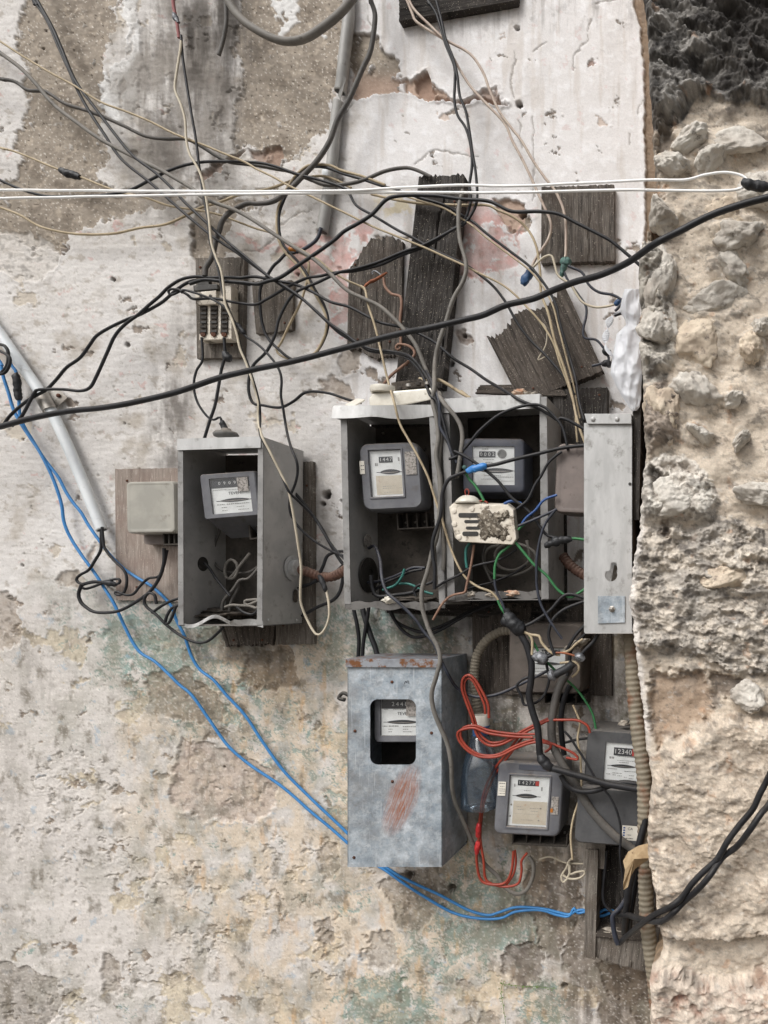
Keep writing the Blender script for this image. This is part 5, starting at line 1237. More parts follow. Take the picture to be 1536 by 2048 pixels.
# fuse holder lying on the middle lid
fh = thing('fuse_holder', 'glossy white porcelain fuse holder lying on the middle box lid', 'fuse holder', P(800, 812, .11))
m = MB(); d0 = .166
m.loft([[P(x, y, dd) for x, y in ((738, 797), (745, 787), (776, 783), (860, 776), (880, 782), (884, 790), (872, 798), (800, 812), (740, 814))] for dd in (d0 - .05, d0)]); m.build('body', MAT['porcelain'], fh, bevel=.004, seg=3, smooth=True, auto=50)
m = MB(); c = P(770, 786, .150); m.lathe([(26 * kk, -.002), (28 * kk, .006), (27 * kk, .012), (21 * kk, .014), (19 * kk, .008), (.001, .007)], c, 26, 'z'); m.build('screw_socket', MAT['porcelain'], fh, smooth=True, auto=45)
m = MB(); m.slab([P(792, 772, .135), P(850, 764, .135), P(868, 778, .135), P(796, 788, .135)], (0, -.026, 0)); m.build('metal_shell', MAT['soot'], fh, bevel=.002)
for i, (x, y) in enumerate(((800, 781), (818, 774), (838, 771), (856, 770))):
    m = MB(); m.lathe([(.007, 0), (.007, .006), (.003, .008), (.0005, .008)], P(x, y, .158), 10, 'z'); m.build('contact_stud', MAT['steel' if i % 2 else 'terminal'], fh, smooth=True, auto=40)
pw = MB(); pw.slab([P(690, 812, .15), P(714, 800, .13), P(730, 802, .13), P(706, 816, .15)], (0, 0, .004)); tag(pw.build('wood_chip', MAT['cap'], bevel=.0006), 'small cream chip lying on the left end of the middle lid', 'chip')

# cable gland on the lid of the left box
gl = MB(); gl.lathe([(.024, 0), (.026, .006), (.022, .012), (.012, .014), (.009, .02), (.0005, .02)], P(452, 874, .10), 20, 'z')
tag(gl.build('cable_gland', MAT['alu_in'], smooth=True, ), 'grey cable gland on the lid of the left open box', 'cable gland')

# ------------------------------------------------------------------ debris
def chunk(label, px, py, d, rx, ry, rd, mat, seed, ang=0, cat='rubble', name='rubble_chunk', group='loose rubble lying on ledges'):
    o = rock(name, px, py, d, rx, ry, rd, MAT[mat], seed, ang, rough=.5, sub=4); tag(o, label, cat, group); return o
chunk('orange lump of masonry on the right end of the tilted-board box lid', 1040, 785, .12, 15, 6, .012, 'brick', 41)
chunk('flat pale mortar crumb left of the orange lump on the lid', 1062, 788, .13, 14, 4, .01, 'grit', 42)
chunk('whitish pebble on the floor of the right twin box, at its left', 944, 1189, .165, 9, 6, .010, 'grit', 43)
chunk('long pinkish crumb on the floor of the right twin box', 1028, 1187, .165, 17, 6, .010, 'brick', 44)
chunk('grey pebble on the right twin box floor beside the whitish one', 982, 1190, .165, 10, 5, .010, 'grit', 45)
chunk('white plaster chip on the floor edge of the middle box', 778, 1200, .172, 12, 7, .008, 'porcelain', 46)
chunk('heap of dust along the floor of the middle box', 820, 1200, .12, 50, 6, .04, 'soot', 47)
chunk('heap of soot along the floor of the right twin box', 1000, 1190, .11, 70, 7, .04, 'soot', 48)
chunk('pale stone wedged behind the wires under the narrow box', 1150, 1292, .15, 24, 8, .014, 'grit', 49, ang=24)
chunk('small white stone on top of the charcoal meter', 1248, 1446, .11, 10, 5, .010, 'grit', 50)
chunk('drift of grey dust on the floor of the left open box', 440, 1228, .07, 56, 10, .05, 'soot', 51)

# dry leaf caught at the wooden box
m = MB(); L = [(1300, 1686), (1276, 1692), (1256, 1704), (1246, 1722), (1250, 1740), (1246, 1770), (1247, 1780), (1256, 1774), (1262, 1752), (1270, 1738), (1290, 1724), (1302, 1716)]
n = len(L); ctr = (1268, 1718)
fr = [P(x, y, .268 + .010 * math.sin(x * .3 + y * .11)) for x, y in L] + [P(*ctr, .284)]
m.v = fr + [v + Vector((0, .0012, 0)) for v in fr]
for i in range(n): 
    j = (i + 1) % n; m.f += [(i, j, n), (j + n + 1, i + n + 1, 2 * n + 1), (i, i + n + 1, j + n + 1, j)]
tag(m.build('dry_leaf', MAT['leaf']), 'curled dry brown leaf caught over the black cables at lower right', 'leaf')

# ------------------------------------------------------------------ pipes, clamp, flexible conduits
def pipe(name, label, pts, d, r, mat, cat='pipe', hollow=True, corr=0, n=16, step=.004, parent=None, group=None):
    cp = [P(*(q if len(q) == 3 else (*q, d))) for q in pts]
    kk = S * (D - d) / D
    sp = spline(cp, step if not corr else r * kk * .11); m = MB()
    rad = [r * kk] * len(sp)
    if corr: 
        s = 0; rad = []
        for i, p in enumerate(sp):
            if i: s += (p - sp[i - 1]).length
            rad.append(r * kk * (1 + corr * math.sin(s / (r * kk) * 8.6)))
    m.tube(sp, rad, n); o = m.build(name, mat, parent, smooth=True)
    if parent is None: tag(o, label, cat, group)
    if hollow:
        t = (sp[-1] - sp[-2]).normalized(); u = t.orthogonal().normalized(); w = t.cross(u); mm = MB()
        ring = lambda rr, dd: [sp[-1] + t * dd + (u * math.cos(a) + w * math.sin(a)) * rr for a in [2 * math.pi * i / n for i in range(n)]]
        mm.loft([ring(r * kk * .82, .0004), ring(r * kk * .82, .0009)]); mm.v = [v - o.location for v in mm.v]
        mm.build('bore', MAT['black'], o, local=True) if parent is None else None
    return o
pg = pipe('conduit_pipe', 'grey plastic conduit pipe, broken halfway, running down from the top', [(692, -60), (698, 20), (690, 100), (684, 160), (680, 184)], .022, 11, MAT['pvc_grey'])
pg2 = pipe('conduit_pipe', 'lower piece of the broken grey conduit pipe, ending above the pink paint', [(677, 204), (670, 260), (664, 330), (654, 400), (645, 464)], .02, 10.5, MAT['pvc_grey'])
m = MB(); m.slab([P(686, 150, .045), P(692, 156, .04), P(680, 200, .044), (P(676, 190, .046))], (0, .002, 0)); m.v = [v - pg.location for v in m.v]; m.build('broken_shard', MAT['pvc_grey'], pg, local=True)
m = MB(); m.lathe([(.0137, -.0005), (.0142, .004), (.0142, .012), (.0137, .0165)], P(657, 357, .02) , 20, 'z'); m.v = [v - pg2.location for v in m.v]; m.build('coupling', MAT['pvc_white'], pg2, local=True, smooth=True, auto=40)
pipe('conduit_pipe', 'white plastic pipe slanting down the left of the wall', [(-40, 612), (0, 668), (50, 740), (95, 808), (130, 880), (160, 950), (190, 1024), (204, 1060)], .03, 9.5, MAT['pvc_white'])
cl = thing('pipe_clamp', 'metal saddle clamp holding the slanting white pipe', 'pipe clamp', P(95, 800, .02))
m = MB(); t = (P(104, 826, .03) - P(82, 786, .03)).normalized(); c = P(93, 806, .03); u = Vector((0, -1, 0)); w = t.cross(u).normalized(); r0 = 11.5 * S
loops = []
for s in (-.021, .021): loops.append([c + t * s + (u * math.sin(a) + w * math.cos(a)) * r0 for a in [math.pi * i / 14 for i in range(15)]])
m.v = loops[0] + loops[1] + [v + (v - c - t * (-.021)).normalized() * .0018 for v in loops[0]] + [v + (v - c - t * .021).normalized() * .0018 for v in loops[1]]
for i in range(14): m.f += [(i, i + 1, 16 + i, 15 + i), (30 + i, 45 + i, 46 + i, 31 + i), (i, 30 + i, 31 + i, i + 1), (15 + i, 16 + i, 46 + i, 45 + i)]
m.build('saddle', MAT['steel'], cl, smooth=True, auto=40)
m = MB(); m.slab([P(96, 786, .017), P(118, 778, .013), P(134, 796, .013), (P(112, 816, .016))], (0, .002, 0)); m.build('foot_plate', MAT['steel'], cl, bevel=.0006)
m = MB(); m.lathe([(.005, 0), (.0045, .002), (.0005, .003)], P(117, 791, .0155), 12, 'y'); m.build('screw', MAT['rust'], cl, smooth=True)
pipe('flexible_conduit', 'brown ribbed conduit joining the left box to the middle box', [(588, 1140, .06), (606, 1141, .06), (640, 1152, .05), (668, 1152, .05), (706, 1130, .06)], .055, 9.5, MAT['flex_brown'], 'conduit', False, .07, 14)
pipe('flexible_conduit', 'dusty beige ribbed conduit bending down to the bottle', [(1030, 1262, .05), (1000, 1264, .055), (970, 1284, .06), (953, 1316, .06), (948, 1360, .06), (952, 1400, .06), (961, 1440, .05)], .06, 9, MAT['flex_grey'], 'conduit', False, .07, 14)
pipe('flexible_conduit', 'short brown ribbed conduit tucked behind the narrow box', [(1126, 1112, .08), (1142, 1132, .09), (1172, 1152, .10), (1200, 1160, .10)], .09, 10, MAT['flex_brown'], 'conduit', False, .07, 14)
pipe('flexible_conduit', 'long rusty armoured conduit running down beside the pillar', [(1256, 1180, .17), (1262, 1280, .18), (1268, 1380, .185), (1276, 1460, .19), (1287, 1540, .195), (1290, 1620, .195), (1290, 1700, .19), (1292, 1790, .19), (1296, 1860, .19), (1308, 1950, .19), (1316, 2040, .19), (1318, 2100, .19)], .19, 15, MAT['flex_rust'], 'conduit', False, .05, 18)

# ------------------------------------------------------------------ bottle and bag
bt = thing('plastic_bottle', 'clear blue plastic bottle with a cream cap behind orange wires', 'bottle', P(961, 1616, .11))
kb = S * .937; c = P(961, 1616, .11)
prof = [(0.001, 2), (33, 0), (36, 4), (37, 30), (35.5, 44), (37, 60), (36, 84), (30, 104), (22, 122), (17, 138), (15.2, 146)]
m = MB(); m.lathe([(r * kb, h * kb) for r, h in prof], c, 40, 'z'); bo = m.build('body', MAT['bottle'], bt, smooth=True)
for v in bo.data.vertices:      # a squeezed, dented bottle
    q = v.co; a = math.atan2(q.y, q.x); v.co.x += .0026 * math.sin(3 * a + q.z * 40) * (q.length > .03); v.co.y += .003 * math.sin(2 * a + q.z * 55)
m = MB(); m.lathe([(15.2 * kb, 146 * kb), (15.6 * kb, 160 * kb), (18.5 * kb, 162 * kb), (18.5 * kb, 165 * kb), (14 * kb, 165 * kb)], c, 30, 'z'); m.build('neck', MAT['bottle_neck'], bt, smooth=True, auto=40)
m = MB(); pr = [(17 * kb, 164 * kb), (17.2 * kb, 170 * kb)] + [(16.6 * kb, 172 * kb), (16.6 * kb, 184 * kb), (15 * kb, 186.5 * kb), (.0005, 186.5 * kb)]
m.lathe(pr, c, 36, 'z'); m.build('cap', MAT['cap'], bt, smooth=True, auto=40)

def bag():
    nv, nu = 120, 64; rows = []
    prof = [(578, 1250, 1278), (600, 1243, 1280), (622, 1240, 1280), (640, 1250, 1279), (650, 1252, 1278), (668, 1234, 1280), (700, 1228, 1282), (730, 1222, 1283), (746, 1220, 1284), (770, 1231, 1283), (796, 1245, 1282), (815, 1258, 1280), (822, 1264, 1274)]
    ys = [p[0] for p in prof]
    m = MB()
    for i in range(nv + 1):
        y = 578 + (822 - 578) * i / nv; l = np.interp(y, ys, [p[1] for p in prof]); r = np.interp(y, ys, [p[2] for p in prof]); w = (r - l)
        lp = []
        for j in range(nu):
            a = 2 * math.pi * j / nu; x = (l + r) / 2 + w / 2 * math.cos(a); dep = .246 + .20 * w * S * math.sin(a)
            nz = mnoise.fractal(Vector((x * .06, y * .016, math.sin(a) * .8)), .9, 2.1, 4) * .6
            cr = 2.2 - 3.2 * abs(mnoise.noise(Vector((x * .030 + y * .012, y * .013 - x * .02, 4.2)))) - 2.0 * abs(mnoise.noise(Vector((x * .05 - y * .022, y * .02 + x * .03, 9.2))))
            lp.append(P(x + 3.0 * nz, y + 2 * nz, dep + .007 * nz + .006 * (cr - 1) * math.sin(a)))
        rows.append(lp)
    m.loft(rows); root = tag(m.build('plastic_bag', MAT['bag'], smooth=True), 'white plastic carrier bag hanging beside the pillar above the narrow box', 'bag')
    mm = MB(); hp = [(1238, 622, .25), (1222, 636, .256), (1213, 660, .26), (1212, 690, .26), (1222, 712, .256)]
    sp = spline([P(*q) for q in hp], .004); prev = None
    for i in range(len(sp) - 1):
        wd = Vector((.007 * math.cos(i * .4), .004 * math.sin(i * .5), .002)); mm.slab([sp[i] - wd, sp[i] + wd, sp[i + 1] + Vector((.007 * math.cos(i * .4 + .4), .004 * math.sin(i * .5 + .5), .002)), sp[i + 1] - Vector((.007 * math.cos(i * .4 + .4), .004 * math.sin(i * .5 + .5), .002))], (0, .0006, 0))
    mm.v = [v - root.location for v in mm.v]; mm.build('handle', MAT['bag'], root, local=True, smooth=True)
bag()

# ------------------------------------------------------------------ wooden junction box at lower right
wb = thing('wooden_box', 'open wooden junction box crammed with black cables at lower right', 'wooden box', P(1240, 1920, .02), None)
plank('side_board', '', [(1172, 1700), (1196, 1700), (1190, 1920), (1168, 1914)], .004, .07, MAT['wood_grey'], (2, 3), seed=30, parent=wb)
plank('back_board', '', [(1190, 1694), (1310, 1694), (1310, 1880), (1190, 1880)], .004, .012, MAT['wood_black'], (2, 2), seed=31, parent=wb)
plank('base_board', '', [(1184, 1874), (1312, 1884), (1306, 1948), (1176, 1912)], .004, .062, MAT['wood_grey'], (2, 5), seed=32, parent=wb, relief=.002)
m = MB(); m.slab([P(1192, 1866, .078), P(1316, 1878, .078), P(1316, 1884, .078), P(1192, 1873, .078)], (0, .06, 0)); m.build('shelf', MAT['wood_brown'], wb)
rock('dust_heap', 1226, 1866, .055, 34, 7, .02, MAT['grit'], 61, rough=.5, parent=wb, ang=-6)

# tiny weed creeping on the wall
m = MB(); rr = random.Random(4); st = spline([P(1012, 2050, .012), P(1006, 2010, .013), P(1002, 1980, .013), P(1008, 1962, .013)], .006)
m.tube(st, .0006, 5); st2 = spline([P(1004, 1968, .013), P(1040, 1972, .013), P(1080, 1974, .013), P(1110, 1978, .013)], .006); m.tube(st2, .0005, 5)
for q in st + st2:
    if rr.random() < .8:
        for _ in range(2):
            a = rr.uniform(0, 6.28); r = rr.uniform(.001, .0022); c = q + Vector((rr.uniform(-.005, .005), -.002, rr.uniform(-.004, .004)))
            m.add([c + Vector((math.cos(a + t) * r, rr.uniform(-.001, .001), math.sin(a + t) * r)) for t in (0, 1.5, 3.1, 4.6)], [(0, 1, 2, 3)])
tag(m.build('creeping_weed', MAT['weed']), 'tiny green weed creeping on the wall at the bottom', 'weed')
# ------------------------------------------------------------------ wires and cables, each traced as its own tube
def wire(label, mat, r, d, pts, cat='wire', name='wire', group='loose wires strung over the wall', tape=()):
    """pts: 'x,y x,y,depth ...' photo pixels with a depth in front of the wall (metres)"""
    q = [tuple(float(v) for v in s.split(',')) for s in pts.split()]
    def beyond(a, b):          # carry a wire that leaves the photo on past the frame
        L = math.hypot(a[0] - b[0], a[1] - b[1]) or 1
        return (a[0] + (a[0] - b[0]) / L * 380, a[1] + (a[1] - b[1]) / L * 380) + tuple(a[2:])
    off = lambda p: p[0] < -8 or p[1] < -8 or p[0] > 1538
    if off(q[0]) and label.find('coil') < 0 and label.find('loop at') < 0: q.insert(0, beyond(q[0], q[1]))
    if off(q[-1]) and label.find('coil') < 0 and label.find('loop at') < 0: q.append(beyond(q[-1], q[-2]))
    known = [(i, p[2]) for i, p in enumerate(q) if len(p) > 2] or [(0, d)]
    if len(known[0:1]) and known[0][0] != 0: known.insert(0, (0, d))
    dep = np.interp(range(len(q)), [k[0] for k in known], [k[1] for k in known])
    cp = [P(p[0], p[1], dd) for p, dd in zip(q, dep)]
    sp = spline(cp, .0055); r = r * .92
    sd = (len(label) * 7.3) % 50
    sp = [p + Vector(mnoise.noise_vector(p * 11 + Vector((sd, 0, 0)))) * .0008 for p in sp]
    kk = S * (D - float(np.mean(dep))) / D
    m = MB(); m.tube(sp, r * kk, 9); o = m.build(name, MAT[mat], smooth=True, auto=50); tag(o, label, cat, group)
    for (tm, tr, tp) in tape:
        tq = [tuple(float(v) for v in s.split(',')) for s in tp.split()]
        tc = []
        for t in tq:
            dd = t[2] if len(t) > 2 else float(np.interp(np.argmin([math.hypot(a[0] - t[0], a[1] - t[1]) for a in q]), range(len(q)), dep)) + .001
            tc.append(P(t[0], t[1], dd))
        ts = spline(tc, .003); n = len(ts); mm = MB()
        rad = [tr * kk * (1.0 + .05 * math.sin(i * 1.3 + sd) + .26 * mnoise.noise(Vector((i * .22, sd, 0)))) * (.52 + .48 * abs(math.sin(math.pi * i / max(1, n - 1))) ** .6) for i in range(n)]
        mm.tube(ts, rad, 10); mm.v = [v + Vector(mnoise.noise_vector(v * (1.1 / (tr * kk)) + Vector((sd, 0, 0)))) * (tr * kk * .26) for v in mm.v]; mm.v = [v - o.location for v in mm.v]; mm.build('tape_splice', MAT[tm], o, local=True, smooth=True, auto=50)
    return o
CB = dict(cat='cable', name='cable')
GT = 'thin wires inside and below the meter boxes'

# --- upper left fan of wires
wire('upper of two black wires fanning from the top left corner to the twin boxes', 'K', 3.2, .05, '62,-20 68,0 93,38 118,95 140,145 155,180 180,225 210,270 245,320 300,365 345,405 385,440 430,477 470,503 510,533 540,555 573,578 607,600 643,633 680,667 720,690 743,703 790,707,.08 817,717 843,747,.13 860,790,.18 872,800,.185 884,832 898,884,.185 906,910 914,918')
wire('lower of two black wires fanning from the top left corner', 'K', 3.2, .056, '68,-20 74,0 105,55 125,100 150,160 190,215 225,262 265,310 310,345 345,378 370,405 397,430 447,477 493,515 537,552 560,566 593,588 627,617 660,647 693,670 717,687 747,699 787,704,.09 820,713 847,743,.14 866,780,.178 880,832,.185 882,858 896,886')
wire('long thick grey cable from the left edge to the blue taped splice', 'G', 4.4, .045, '-20,88 0,105 40,135 70,165 95,195 120,220 160,250 200,278 250,305 290,325 330,345 385,378 410,398 470,420 503,438 547,467 593,497 630,520 660,547 693,580 727,597 760,613 790,640 812,664 833,693 850,735,.10 862,764,.14 874,784,.175 889,808,.19 908,830 921,852 925,877 922,906 918,935 914,956', **CB)
wire('dark grey cable from the left edge to the top of the tall black plank', 'GD', 3.8, .05, '-20,152 0,157 30,163 55,180 80,182 95,185 130,207 170,220 210,235 250,253 290,272 330,278 370,278 395,288 430,310 460,324 512,331 552,338 579,343 622,360 652,370 699,367 732,358 769,343 809,336 832,340 862,354', **CB)
wire('thin tan wire running from upper left over the short black plank to the pale box', 'B', 2.3, .06, '-20,70 0,83 50,115 100,145 150,172 200,203 250,222 300,243 350,268 400,287 450,308 490,324 512,337 545,353 575,370 612,388 652,407 699,430 745,453 795,473 845,493 887,512 927,530 960,547 1000,567 1027,587 1053,613 1083,647 1107,687 1120,727 1137,773,.09 1150,820 1152,850,.10 1155,884')
wire('cream wire with a dark splice crossing the left of the wall', 'B', 2.3, .04, '-20,288 0,295 30,303 65,317 95,330 123,341 142,348 165,355 200,370 240,385 290,395 340,412 395,420 440,430 480,445 512,457 547,468 593,494 637,520 660,540 693,560 720,572 730,580', tape=[('TAPE', 8, '120,340 132,346 146,349 160,354')])
wire('black wire arching under the white pair then over the left of the fuse board', 'K', 3, .055, '-20,350 0,360 40,378 80,390 110,393 160,393 210,390 260,380 300,360 340,340 380,328 430,323 512,325 552,333 592,347 640,360 690,378 712,410 745,430 795,460 829,477 873,503 927,527 960,550 987,573 1010,603 1033,643 1060,680,.07 1093,713 1127,753 1150,790,.09')
wire('sagging tan wire at the far left below the white pair', 'B', 2.6, .035, '-20,408 0,415 40,430 80,453 130,465 180,469 230,467 280,456 330,449 370,432 400,416 440,404 470,392 500,386 545,375 590,360 640,352 672,360 702,376')
wire('two-tone tan wire looping round in a tall ring left of the planks', 'B', 2.8, .05, '770,370 725,353 685,342 659,331 622,330 602,341 585,360 565,393 554,427 555,467 562,490 573,507 597,533 613,557 627,583 643,610 653,637 652,663 643,687 630,706 612,716')
wire('black wire looping beside the two-tone ring left of the planks', 'K', 2.8, .048, '800,380 765,372 728,360 688,348 655,336 626,334 606,346 588,364 569,397 558,430 559,467 566,488 577,503 601,529 617,553 631,580 647,607 656,635 655,660 646,684 634,704')
wire('beige wire sweeping a wide curve behind the ring', 'B', 2.4, .035, '585,500 600,505 613,513 618,530 616,550 612,570 600,607 580,647 562,685 553,700 560,710 577,717 600,718 618,714')
wire('thick grey cable dropping from the top past the broken pipe then curling left', 'GD', 5, .062, '738,-30 742,0 750,30 745,80 738,110 725,137 699,197 675,240 659,283 635,320 605,353 575,383 545,403 512,407 493,407 460,425 445,442 440,457 431,485 424,515 412,535 410,552', **CB)
wire('left one of two black wires hanging from the beam at the top', 'K', 3, .07, '846,-20 855,0 872,27 882,57 892,90 909,133 910,165 909,200 915,230 932,257 942,293 944,333 939,370 942,400 936,425 925,446 900,462 860,488 800,512 760,530 710,542 673,545 640,552 613,556 577,573 553,587 530,600 510,609 470,605 427,597 388,598 376,590 360,580')
wire('right one of two black wires hanging from the beam at the top', 'K', 3, .074, '866,-20 872,0 882,37 892,80 905,113 914,150 919,190 932,223 939,263 945,307 952,350 954,400 942,430 926,450 912,456 847,490 807,503 753,525 710,538 680,544 660,553 637,564 613,574 590,586 573,607 557,640 550,670 533,703 507,730 498,757 498,787 507,807 527,811 560,815 587,803 607,787 627,783 660,787 693,798 722,806')
wire('black wire rising from the left fuse board over the tall plank to the pillar', 'K', 3.8, .085, '380,568 410,560 450,563 487,565 515,568 533,563 560,555 593,533 627,510 667,481 689,462 719,445 745,428 772,400 795,392 832,390 879,392 922,398 979,403 1024,423 1077,423 1117,428 1151,445 1197,468 1224,483 1257,510 1284,534')
wire('black wire sagging from the left clamp across to the right twin box', 'K', 3.4, .066, '480,556 510,553 547,560 593,570 627,585 660,603 697,613 730,630 760,645 793,652 820,660 843,670 873,687 907,717 940,737,.08 973,760,.11 1007,780,.16 1040,800,.18 1070,813 1100,830 1115,840 1122,836 1140,842 1168,858', **CB)
wire('black arc of wire before the right twin box opening', 'K', 3.2, .19, '898,918 912,914 926,901 944,880 962,859 995,832 1028,817 1064,809 1088,814 1108,832 1124,853 1132,880 1136,900')

# --- left clamp, fuse board
wire('lower black wire from the pipe clamp up to the fuse block', 'K', 3.2, .055, '4,856 20,832 50,805 70,792 93,779 113,759 133,735 160,715 180,689 193,672 220,655 253,639 280,629 307,615 327,602 353,579 377,564 397,560 433,559 467,564 500,569')
wire('kinked black wire from the pipe clamp past a low bend up to the fuse block', 'K', 3.2, .06, '23,852 43,832 60,802 70,785 80,779 127,779 160,782 180,775 193,752 213,709 230,672 250,649 277,629 300,609 320,592 337,575 363,559 393,553 420,555 450,554 487,556')
wire('thin black wire making a small loop left of the fuse block', 'K', 2.6, .07, '387,584 367,580 358,583 343,590 337,584 342,578 360,580 363,585 368,580 400,589 427,600 450,615 460,632 477,652 492,672 517,690 540,713 557,737 563,760 562,790 567,820 573,857,.10 583,897,.15 593,923,.16 595,945 590,969 581,993 580,1020 590,1044 608,1065 635,1086 665,1103,.12 690,1112', tape=[('TAPE', 5.5, '473,646 480,656 490,668')])
wire('cream wire dropping from the top edge to a hairpin right of the left box', 'C', 2.5, .065, '362,82 360,100 352,150 350,180 362,210 370,240 373,280 380,310 395,335 405,360 412,395 418,440 423,487 433,517 443,543 448,580 450,607 463,637 473,667 480,697 490,720 500,747 510,780 517,810 517,840,.12 523,870,.176 540,903,.18 557,937 575,975,.17 583,1008 590,1050 596,1089 602,1134 601,1175 602,1205 614,1238,.12 632,1268 647,1262 658,1235 658,1205 653,1181', tape=[('TAPE', 5, '638,1150 646,1166 652,1184')])
wire('black wire twinned with the cream wire from the top to the left box', 'K', 2.6, .06, '362,70 365,110 372,160 380,210 392,280 398,330 405,380 410,410 416,440 420,480 430,515 438,545 446,585 455,612 467,642 476,672 484,702 494,725 503,752 513,784 519,812 520,840,.12 521,870,.175 540,906 563,951 578,984,.17 599,1005 629,1035,.12 647,1065 668,1096 688,1118')
wire('thin black wire from the fuse block to the gland on the left box', 'K', 2.4, .03, '403,675,.05 405,719 393,742 388,772 395,805 413,832 427,840 440,835 445,852', tape=[('TAPE', 6, '444,842 447,852 452,862')])
wire('black wire from the fuse block ending above the left box lid', 'K', 3, .035, '448,676,.05 450,712 443,739 437,772 430,812 420,842 409,878', tape=[('TAPE', 8, '449,704 455,714 462,722')])
wire('black coil of wire cut by the left edge of the photo', 'K', 3.2, .06, '-20,682 0,689 10,692 17,705 15,729 4,745 -16,756')
wire('second black loop at the left edge of the photo', 'K', 3, .065, '-20,696 0,702 20,715 17,735 4,748 -20,740')

# --- the big cables that cross everything
wire('heavy black cable rising across the whole photo from lower left to the pillar', 'K', 6.6, .12, '-30,858,.10 0,853 70,835 140,822 210,815 290,800 360,782 440,755 512,738 560,728 627,712 693,695,.16 760,677 820,663 853,657 927,640 967,630 1013,610 1067,597 1107,580,.24 1152,563 1204,549 1257,524,.33 1311,487,.39 1357,463 1424,430 1491,407 1540,394 1600,376,.42', **CB)
wire('upper white wire strung straight across the photo', 'W', 2.8, .25, '-40,379,.25 0,380 300,382 512,383 700,381 830,374,.30 930,370 1024,372 1170,366,.34 1300,360,.38 1370,360 1410,350 1450,345 1485,352 1500,368,.40', tape=[('TAPE', 10, '1484,364,.402 1496,368,.404 1512,372,.404 1545,374,.404')])
wire('lower white wire strung straight across the photo', 'W', 2.8, .25, '-40,398,.25 0,397 250,392 512,388 760,385,.29 900,385 1024,385 1250,380,.36 1400,382,.39 1470,380 1496,370,.40')
wire('thick grey cable sagging in a bow at the top edge', 'G', 8.5, .09, '430,-50 453,-6 473,27 500,52 545,76 579,83 612,76 645,55 679,27 705,-4 730,-40', **CB)
wire('short grey stub hanging beside the bow of thick cable', 'GD', 4, .06, '446,-30 451,0 453,43 447,80 438,110')
wire('faded red cord at the top edge left of centre', 'FADED', 3.2, .03, '344,-20 347,10 352,34 355,52 358,76', tape=[('FOIL', 5, '348,26 352,38 357,46')])

# --- tan wires from the upper right
wire('left tan wire swinging from the beam to the dark blue taped end', 'TP', 2.9, .06, '806,-20 814,0 825,27 832,42 862,63 892,83 905,113 939,170 972,207 1009,247 1024,280 1044,317 1064,360 1074,383 1087,410 1102,447 1097,477 1081,503 1070,520 1062,538', tape=[('TAPED', 9, '1066,536 1058,548 1050,560 1044,570')])
wire('right tan wire swinging from the beam to the green knot on the square board', 'TP', 2.9, .066, '808,-24 818,0 829,20 859,50 892,80 939,107 965,143 979,180 999,223 1024,257 1044,283 1067,323 1091,357 1111,383 1127,420 1132,457 1132,500 1130,518', tape=[('KNOT', 9, '1122,520 1132,524 1140,518'), ('KNOT', 6, '1130,526 1126,540 1122,554')])
wire('tan wire dropping past the tilted board into the narrow box', 'B', 2.8, .055, '742,388 795,400 845,407 912,410 972,410 995,420 1024,433 1044,447 1061,467 1074,497 1080,540,.07 1083,587 1097,627 1110,683 1127,733,.10 1143,787 1152,830 1160,860,.13 1172,890')
wire('pale wire hooking from the blue tape to a small taped joint by the bag', 'C', 2.6, .07, '1066,534 1087,515 1103,512 1110,533 1117,552 1141,569 1154,589 1167,605 1191,614 1217,612 1238,606', tape=[('TAPED', 6, '1228,609 1238,604 1246,598')])
wire('slate wire from the green knot to the small taped joint by the bag', 'KD', 3, .075, '1137,532 1164,545 1177,569 1197,584 1224,589 1240,597 1244,604 1236,616 1230,622')
wire('dark wire zigzagging from the green knot to a burnt end beside the bag', 'KD', 2.8, .068, '1127,542 1137,562 1157,589 1172,612 1172,635 1167,655 1169,675 1191,679 1204,692 1212,705 1217,720 1200,728 1184,732', tape=[('TAPE', 7, '1208,697 1214,706 1222,704'), ('TAPE', 7, '1204,730 1216,726 1219,734')])
wire('short black stub poking at the plastic bag', 'K', 3.2, .12, '1228,632 1240,627 1256,626')
wire('black and tan pair crossing the pink patch down behind the narrow box', 'K', 3, .062, '800,383 845,397 889,410 929,433 950,447 973,467 1013,497 1053,527 1073,547 1097,580 1113,613 1120,647 1140,717,.09 1152,760 1158,800 1168,840,.12')
wire('beige strand of the pair crossing the pink patch', 'B', 2, .068, '796,388 842,402 886,415 925,438 946,452 969,472 1009,502 1049,532 1070,552 1093,586 1108,618 1116,650 1134,720,.09 1146,766 1154,806 1160,836')
wire('flat grey cable running down the right side of the tall plank to the lower wall', 'G', 4.6, .08, '926,380 918,412 917,440 920,480 932,527 927,560 907,597 893,640 877,687 870,727,.12 868,773,.18 865,803 873,838 877,877 873,911 881,960 880,1008 874,1070 865,1101 855,1143 845,1175 843,1199 847,1226 861,1266 875,1293 880,1320 872,1353,.19 863,1386 867,1419 880,1454 894,1487 902,1528,.17 904,1574 910,1604 924,1637,.12 938,1670 954,1706 971,1730,.07 995,1752 1009,1773 1033,1788 1054,1779 1066,1752,.05 1066,1728 1057,1713', **CB)
wire('long tan wire hanging in front of the middle box to the taped bundle below', 'B', 2.5, .06, '722,572 730,580 737,613 750,653 763,707 773,750,.12 787,800,.19 799,845 816,877 835,911 855,952 869,994 884,1040 899,1089 916,1131 933,1157 957,1174 982,1184 1000,1204 1010,1224,.17')
